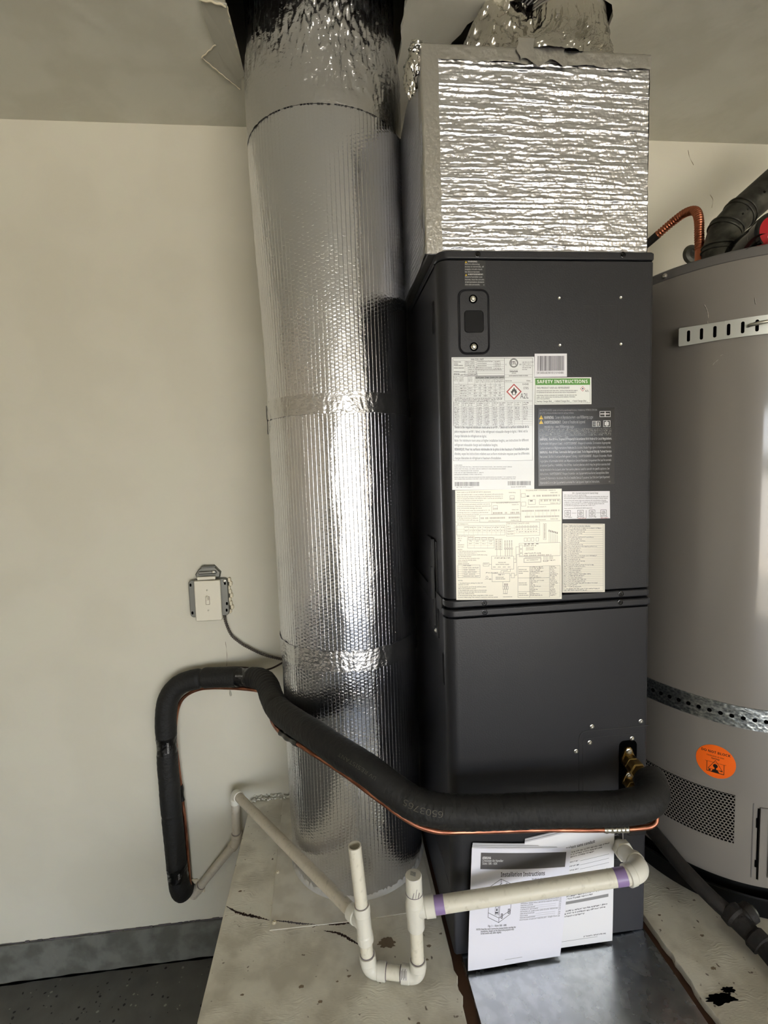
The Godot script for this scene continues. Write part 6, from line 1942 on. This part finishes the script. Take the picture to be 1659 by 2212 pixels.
# ------------------------------------------------------------------ plastic drain
func build_drain() -> void:
	var t := thing("drain_trap", "white plastic drain pipe with a U shaped trap in front of the foil duct", "drain pipe", Vector3(-0.137, 0.0, 0.034))
	var pm: Material = mats.pvc_pipe
	var fm: Material = mats.pvc_fitting
	var a0 := Vector3(-0.1877, 0.0185, 0.0207)
	var a1 := Vector3(-0.2065, 0.3005, 0.0207)
	var b0 := Vector3(-0.0866, 0.0185, 0.0471)
	var b1 := Vector3(-0.0905, 0.2440, 0.0471)
	var at := func(p: Vector3, q: Vector3, y: float) -> Vector3: return p.lerp(q, (y - p.y) / (q.y - p.y))
	var g := G.new()
	pipe(g, at.call(a0, a1, 0.05), at.call(a0, a1, 0.1), 0.0134)
	obj("pipe", g, pm, t)
	g = G.new()
	pipe(g, at.call(a0, a1, 0.15), a1, 0.0134, true)
	obj("open_pipe", g, pm, t)
	g = G.new()
	pipe(g, a0 + (b0 - a0) * 0.28, a0 + (b0 - a0) * 0.72, 0.0134)
	obj("pipe", g, pm, t)
	g = G.new()
	pipe(g, at.call(b0, b1, 0.045), at.call(b0, b1, 0.13), 0.0134)
	obj("pipe", g, pm, t)
	for q in [[at.call(a0, a1, 0.06), a0, b0], [a0, b0, at.call(b0, b1, 0.06)]]:
		g = G.new()
		elbow(g, q[0], q[1], q[2], 0.0162, 0.020, 0.017)
		obj("elbow", g, fm, t)
	# tee on the open riser, with the long branch to the wall
	var tc: Vector3 = at.call(a0, a1, 0.126)
	var w0 := Vector3(-0.572, 0.0465, -0.572)
	g = G.new()
	var ax := (a1 - a0).normalized()
	g.lathe(tc - ax * 0.042, ax, [Vector2(0.0134, 0), Vector2(0.0165, 0.0005), Vector2(0.0172, 0.002), Vector2(0.0172, 0.018), Vector2(0.0160, 0.021), Vector2(0.0160, 0.063), Vector2(0.0172, 0.066), Vector2(0.0172, 0.082), Vector2(0.0165, 0.084), Vector2(0.0134, 0.084)], 26)
	var dd := (w0 - tc).normalized()
	g.lathe(tc, dd, [Vector2(0.0162, 0), Vector2(0.0162, 0.022), Vector2(0.0180, 0.024), Vector2(0.0180, 0.044), Vector2(0.0135, 0.045)], 26)
	obj("tee", g, fm, t)
	g = G.new()
	pipe(g, tc + dd * 0.03, w0 - dd * 0.012, 0.0138)
	obj("long_pipe", g, mats.pvc_old, t)
	var w1 := Vector3(-0.577, -0.118, -0.574)
	var w2 := Vector3(-0.735, -0.312, -0.604)
	g = G.new()
	elbow(g, tc, w0, w1, 0.0160, 0.019, 0.015)
	obj("elbow", g, fm, t)
	g = G.new()
	pipe(g, w0 + (w1 - w0).normalized() * 0.02, w1, 0.0134)
	obj("pipe", g, mats.pvc_old, t)
	g = G.new()
	elbow(g, w0, w1, w2, 0.0160, 0.017, 0.012)
	obj("elbow", g, mats.pvc_old, t)
	g = G.new()
	pipe(g, w1 + (w2 - w1).normalized() * 0.02, w2, 0.0134)
	obj("pipe", g, mats.pvc_old, t)
	g = G.new()
	pipe(g, w2 - (w2 - w1).normalized() * 0.046, w2, 0.0166)
	obj("coupling", g, mats.pvc_old, t)
	# cap and tee on the second riser
	ax = (b1 - b0).normalized()
	g = G.new()
	g.lathe(at.call(b0, b1, 0.205), ax, [Vector2(0.0164, 0), Vector2(0.0168, 0.001), Vector2(0.0168, 0.0375), Vector2(0.0158, 0.0392), Vector2(0.0001, 0.0395)], 28)
	var cap := obj("cap", g, fm, t)
	var cv := Canvas.new(160, 80, Color(0.75, 0.75, 0.72))
	var r := RandomNumberGenerator.new()
	r.seed = 3
	for j in 4: cv.scribble(8, 8 + j * 18, 140, 13, Color(0.05, 0.05, 0.08), r)
	g = G.new()
	var top: Vector3 = at.call(b0, b1, 0.2446)
	sheet_on(g, [top + Vector3(-0.004, 0.0006, -0.010), top + Vector3(0.006, 0.0006, -0.004), top + Vector3(0.003, 0.0006, 0.006), top + Vector3(-0.007, 0.0006, 0.0)], 0.0003)
	obj("cap_label", g, print_mat("cap_print", cv), cap)
	g = G.new()
	for q in [[0.0, 0.02], [0.005, 0.012], [-0.006, 0.013], [0.009, 0.006]]:
		var pb: Vector3 = at.call(b0, b1, 0.206)
		g.tube([pb + Vector3(q[0], 0.001, 0.0166), pb + Vector3(q[0] + 0.003, q[1], 0.0166)], func(_s, _t): return 0.0005, 5)
	obj("pen_mark", g, mats.joint_line, cap)
	var bc: Vector3 = at.call(b0, b1, 0.170)
	g = G.new()
	g.lathe(bc - ax * 0.043, ax, [Vector2(0.0134, 0), Vector2(0.0172, 0.0005), Vector2(0.0180, 0.002), Vector2(0.0180, 0.024), Vector2(0.0195, 0.036), Vector2(0.0195, 0.056), Vector2(0.0180, 0.062), Vector2(0.0168, 0.078), Vector2(0.0134, 0.079)], 28)
	var e0 := Vector3(-0.055, 0.1765, 0.0560)
	var e1 := Vector3(0.334, 0.2330, 0.0990)
	dd = (e1 - bc).normalized()
	g.lathe(bc, dd, [Vector2(0.0185, 0), Vector2(0.0185, 0.02), Vector2(0.0200, 0.022), Vector2(0.0205, 0.040), Vector2(0.0168, 0.041)], 28)
	obj("tee", g, fm, t)
	g = G.new()
	pipe(g, bc + dd * 0.035, e1 + dd * 0.012, 0.0166)
	obj("cross_pipe", g, pm, t)
	for q in [[bc + dd * 0.041, bc + dd * 0.060], [e1 - dd * 0.0225, e1 - dd * 0.0005]]:
		g = G.new()
		g.lathe(q[0], dd, [Vector2(0.0166, 0), Vector2(0.0170, 0.0005), Vector2(0.0170, q[0].distance_to(q[1])), Vector2(0.0166, q[0].distance_to(q[1]) + 0.0005)], 28)
		obj("primer_band", g, mats.purple_primer, t)
	var e2 := Vector3(0.372, 0.237, 0.094)
	var e3 := Vector3(0.378, 0.214, 0.0)
	g = G.new()
	elbow(g, e1, e2, e3, 0.0200, 0.024, 0.014)
	obj("elbow", g, fm, t)
	g = G.new()
	pipe(g, e2.lerp(e3, 0.35), e3, 0.0166)
	g.lathe(e3 + Vector3(0, 0.003, 0.012), Vector3(-0.06, 0.2, 1), [Vector2(0.0166, 0), Vector2(0.0215, 0.001), Vector2(0.0215, 0.016), Vector2(0.0166, 0.017)], 6)
	obj("threaded_adapter", g, fm, t)
	# dark rings of glue at the joints
	g = G.new()
	for q in [[at.call(a0, a1, 0.168), a1 - a0, 0.0137], [at.call(a0, a1, 0.0555), a1 - a0, 0.0138], [at.call(b0, b1, 0.0555), b1 - b0, 0.0138], [a0 + (b0 - a0).normalized() * 0.0372, b0 - a0, 0.0138], [b0 + (a0 - b0).normalized() * 0.0372, b0 - a0, 0.0138], [at.call(b0, b1, 0.1265), b1 - b0, 0.0138], [w1 + (w0 - w1).normalized() * 0.0295, w1 - w0, 0.0138], [w2 - (w2 - w1).normalized() * 0.0465, w2 - w1, 0.0138], [at.call(b0, b1, 0.205), b1 - b0, 0.0168]]:
		g.lathe(q[0], q[1], [Vector2(q[2], -0.0008), Vector2(q[2] + 0.0008, 0.0), Vector2(q[2], 0.0008)], 24)
	obj("glue_line", g, mats.joint_line, t)
	cv = Canvas.new(120, 220, Color(0.84, 0.83, 0.80))
	for j in 5: cv.barcode(14 + j * 20, 16 + (j % 2) * 30, 13, 150, r)
	g = G.new()
	var lb := b0 + (a0 - b0).normalized() * 0.029
	var up := Vector3(0, 1, 0.0)
	var al := (b0 - a0).normalized()
	g.grid(8, 4, func(a: float, b: float):
		var q := lerpf(0.2, -1.0, b)
		var n := Vector3(-0.25, 0, 0.97)
		return lb + al * lerpf(-0.007, 0.007, a) + (n * cos(q - 0.4) + up * -sin(q - 0.4)) * 0.0176, false, func(p: Vector3, _a, _b): return p - lb)
	obj("fitting_label", g, print_mat("fitting_print", cv), t)

# ------------------------------------------------------------------ booklets, switch
func booklet(t: Node3D, tl: Vector3, tr: Vector3, br: Vector3, bl: Vector3, curl: float, thick: float, cv: Canvas, pages: int) -> void:
	var nrm := (tr - tl).cross(tl - bl).normalized()
	if nrm.z < 0: nrm = -nrm
	for k in pages + 1:
		var off := -nrm * (thick * k / pages)
		var g := G.new()
		var sh := 0.0013 * k
		g.grid(24, 24, func(a: float, b: float):
			var p := tl.lerp(tr, a).lerp(bl.lerp(br, a), b)
			var w := curl * sin(PI * a) * sin(PI * (0.15 + 0.85 * b)) + curl * 0.9 * pow(maxf(0.0, b - 0.55) / 0.45, 2.0) * (0.3 + 0.7 * cos(a * 3.0))
			return p + off + nrm * w + (tl - bl).normalized() * sh * (1.0 - b) + (tr - tl).normalized() * 0.0006 * k, false, func(_p, _a, _b): return nrm, func(a: float, b: float): return Vector2(a, b))
		if k == 0: obj("cover_page", g, print_mat(t.name + "_print", cv, 0.55), t)
		else: obj("inner_page", g, mats.paper_white if k % 2 else mats.paper_edge, t)

func build_manuals() -> void:
	var r := RandomNumberGenerator.new()
	r.seed = 9
	var ink := Color(0.2, 0.2, 0.22)
	# front booklet
	var t := thing("front_booklet", "front booklet with a grey title band, leaning behind the white drain pipe", "booklet", Vector3(0.13, 0.0, 0.035), "installation booklets leaning on the air handler")
	var cv := Canvas.new(800, 1024, Color(0.90, 0.90, 0.94))
	cv.rect(72, 36, 690, 140, Color(0.31, 0.30, 0.30))
	var w := Color(0.95, 0.95, 0.95)
	cv.text("45MUHA", 84, 60, 30, w, 72, true)
	cv.text("Crossover Air Handler", 84, 84, 28, w, 170)
	cv.text("Sizes 18K - 60K", 84, 108, 28, w, 124)
	cv.text("Installation Instructions", 234, 186, 54, ink, 366, true)
	cv.text("TABLE OF CONTENTS", 488, 254, 28, ink, 196, true, "Droid Serif")
	# line drawing of the cabinet
	var o := Vector2(150, 300)
	for q in [[0, 30, 90, -40], [90, -40, 180, 6], [180, 6, 90, 70], [90, 70, 0, 30], [0, 30, 0, 290], [90, 70, 90, 340], [180, 6, 180, 270], [0, 290, 90, 340], [90, 340, 180, 270], [0, 250, 90, 300], [90, 300, 180, 236], [90, -40, 90, 20], [90, 20, 180, 60], [30, 50, 100, -4]]:
		cv.line(o + Vector2(q[0], q[1]), o + Vector2(q[2], q[3]), 3, ink)
	cv.frame(o.x + 55, o.y + 200, 30, 72, ink, 3)
	cv.frame(o.x + 104, o.y + 262, 16, 44, ink, 5); cv.frame(o.x + 160, o.y + 222, 16, 44, ink, 5)
	cv.rect(o.x + 64, o.y + 216, 10, 22, ink); cv.rect(o.x + 58, o.y + 246, 22, 14, ink); cv.frame(o.x + 130, o.y - 6, 12, 30, ink, 3)
	cv.text("Fig. 1 — Sizes 18K - 60K", 152, 652, 22, ink, 158, true, "Droid Serif")
	cv.text("NOTES: Read the entire instruction manual before starting the", 58, 678, 20, ink, 330, true, "Droid Serif")
	cv.text("installation. Images are for illustration purposes only.", 96, 696, 20, ink, 280, true, "Droid Serif")
	cv.text("Actual models may differ slightly.", 96, 714, 20, ink, 176, true, "Droid Serif")
	var toc := ["SAFETY CONSIDERATIONS", "PARTS LIST", "INSTALLATION OVERVIEW", "DIMENSIONS", "CLEARANCES", "UNIT PREPARATION", "DRAIN CONNECTION", "REFRIGERANT PIPING", "ELECTRICAL DATA", "WIRELESS REMOTE CONTROLLER INSTALLATION", "OPTIONAL WIRED WALL-MOUNTED REMOTE CONTROL", "INSTALLATION", "WIRING DIAGRAM", "CAPACITY SETTINGS", "OUTSIDE OF AIRFLOW AND STATIC PRESSURE", "AIR EVACUATION", "TEST RUN", "TROUBLESHOOTING", "DUCTLESS STARTUP CHECKLIST - Single Zone"]
	for i in toc.size():
		cv.text(toc[i], 410, 288 + i * 18.5, 18, ink, minf(330, 9.2 * toc[i].length()), false, "Droid Serif", 22)
		cv.rect(410 + minf(330, 9.2 * toc[i].length()) + 4, 305 + i * 18.5, maxf(1.0, 300 - 9.2 * toc[i].length()), 1, ink)
		cv.text(str(i + 2), 736, 288 + i * 18.5, 18, ink, 0, false, "Droid Serif")
	cv.rect(312, 974, 150, 3, Color(0.5, 0.5, 0.5))
	booklet(t, Vector3(0.0420, 0.2560, 0.010), Vector3(0.2640, 0.2290, 0.009), Vector3(0.2260, 0.0035, 0.036), Vector3(0.0205, 0.0030, 0.034), 0.005, 0.006, cv, 6)
	# rear booklet
	t = thing("rear_booklet", "rear printed booklet, half hidden behind the one with the grey title band", "booklet", Vector3(0.26, 0.0, 0.015), "installation booklets leaning on the air handler")
	cv = Canvas.new(700, 1024, Color(0.92, 0.92, 0.93))
	cv.scribble(60, 128, 240, 18, ink, r)
	cv.text("maison sans conduit", 310, 116, 34, ink, 240, true)
	for j in 3: cv.scribble(300, 176 + j * 20, 360 - j * 60, 12, ink, r)
	for j in 3:
		cv.scribble(300, 262 + j * 36, 120, 11, ink, r)
		cv.rect(430, 274 + j * 36, 230, 2, ink)
	for j in 6: cv.scribble(210, 390 + j * 22, 450, 12, ink, r)
	for j in 2: cv.scribble(210, 560 + j * 22, 440 - j * 120, 12, ink, r)
	cv.rect(300, 612, 360, 26, Color(0.55, 0.55, 0.56))
	for j in 3: cv.scribble(210, 690 + j * 24, [440, 430, 260][j], 12, ink, r)
	cv.scribble(470, 944, 180, 12, ink, r)
	cv.rect(180, 968, 400, 2, ink)
	booklet(t, Vector3(0.160, 0.252, 0.006), Vector3(0.3660, 0.2800, 0.005), Vector3(0.3560, 0.0025, 0.017), Vector3(0.150, 0.003, 0.015), 0.0022, 0.004, cv, 4)

func build_switch() -> void:
	var t := thing("light_switch", "white toggle switch plate on a half sunken steel box on the left wall", "light switch", Vector3(-0.615, 0.68, WALL_Z))
	var z := WALL_Z
	var g := G.new()
	g.xf = Transform3D(Basis(), Vector3(-0.616, 0.684, 0))
	g.prism(round_rect(0.118, 0.118, 0.012, 4), z - 0.02, z + 0.020, 0.002, 0.75)
	var bx := obj("steel_box", g, mats.steel_box, t)
	g = G.new()
	for q in [Vector3(-0.668, 0.728, 0), Vector3(-0.668, 0.64, 0), Vector3(-0.5645, 0.7275, 0), Vector3(-0.5645, 0.642, 0), Vector3(-0.5625, 0.663, 0)]:
		g.xf = Transform3D(Basis(), Vector3(q.x, q.y, z + 0.0199))
		g.prism(round_rect(0.006, 0.010, 0.0028, 4), 0.0, 0.0005, 0.0)
	obj("box_hole", g, mats.black_hole, bx)
	screw_head(Vector3(-0.566, 0.735, z + 0.020), Vector3.BACK, 0.0035, t, mats.zinc)
	g = G.new()
	for k in 9: g.rbox(Vector3(-0.5535 + 0.004 * sin(k * 2.1), 0.735 - k * 0.0125, z + 0.004), Vector3(0.010, 0.015, 0.012), 0.003)
	obj("plaster_edge", g, mats.torn_edge, bx)
	# round conduit hub above the box
	g = G.new()
	var pl := PackedVector2Array([Vector2(-0.036, -0.018), Vector2(0.034, -0.020), Vector2(0.038, -0.004), Vector2(0.026, 0.010), Vector2(0.018, 0.019), Vector2(-0.012, 0.020), Vector2(-0.028, 0.008), Vector2(-0.038, -0.006)])
	g.xf = Transform3D(Basis(), Vector3(-0.615, 0.766, 0))
	g.prism(pl, z - 0.01, z + 0.016, 0.003)
	g.xf = Transform3D()
	g.rbox(Vector3(-0.615, 0.764, z + 0.018), Vector3(0.056, 0.010, 0.008), 0.003)
	g.rbox(Vector3(-0.612, 0.781, z + 0.014), Vector3(0.046, 0.007, 0.008), 0.003)
	var hub := obj("connector_hub", g, mats.steel_box, t)
	screw_head(Vector3(-0.597, 0.765, z + 0.022), Vector3.BACK, 0.0032, hub, mats.zinc)
	g = G.new()
	g.rbox(Vector3(-0.617, 0.7487, z + 0.026), Vector3(0.054, 0.010, 0.012), 0.0015)
	obj("hub_collar", g, mats.switch_plastic, t)
	# plate
	var tilt := Basis(Vector3.BACK, -0.012)
	g = G.new()
	g.xf = Transform3D(tilt, Vector3(-0.616, 0.6785, 0))
	g.prism(round_rect(0.0795, 0.1275, 0.0045, 4), z + 0.0235, z + 0.0335, 0.003, 0.75)
	var pt := obj("switch_plate", g, mats.switch_plastic, t)
	g = G.new()
	g.xf = Transform3D(tilt, Vector3(-0.6165, 0.6795, 0))
	frame_of(0.0125, 0.026, 0.0012, 0.0014, g, z + 0.0333, z + 0.0345)
	obj("toggle_slot", g, mats.stain, pt)
	g = G.new()
	g.xf = Transform3D(tilt * Basis(Vector3.RIGHT, -0.5), Vector3(-0.6165, 0.683, z + 0.034))
	g.rbox(Vector3(0, 0.003, 0.004), Vector3(0.0085, 0.011, 0.017), 0.002)
	obj("toggle", g, mats.switch_plastic, pt)
	for y in [0.712, 0.649]:
		screw_head(Vector3(-0.6165, y, z + 0.0335), Vector3.BACK, 0.0026, pt, mats.switch_plastic, false)
		g = G.new()
		g.rbox(Vector3(-0.6165, y, z + 0.0363), Vector3(0.0008, 0.0045, 0.0004), 0.0001)
		obj("screw_slot", g, mats.stain, pt)
	# flexible metal conduit
	g = G.new()
	var path := smooth_path([Vector3(-0.5735, 0.6235, z + 0.012), Vector3(-0.571, 0.602, z + 0.013), Vector3(-0.556, 0.560, z + 0.014), Vector3(-0.536, 0.538, z + 0.014), Vector3(-0.515, 0.521, z + 0.014), Vector3(-0.458, 0.488, z + 0.014), Vector3(-0.404, 0.470, z + 0.016), Vector3(-0.37, 0.463, z + 0.017)], 0.0012)
	g.tube(path, func(s: float, a: float): return 0.0041 + 0.0010 * sin(s * TAU / 0.0062 + a), 14)
	tag(obj("flexible_conduit", g, mats.conduit_steel), "thin ribbed metal conduit curving from the light switch to behind the round duct", "conduit")
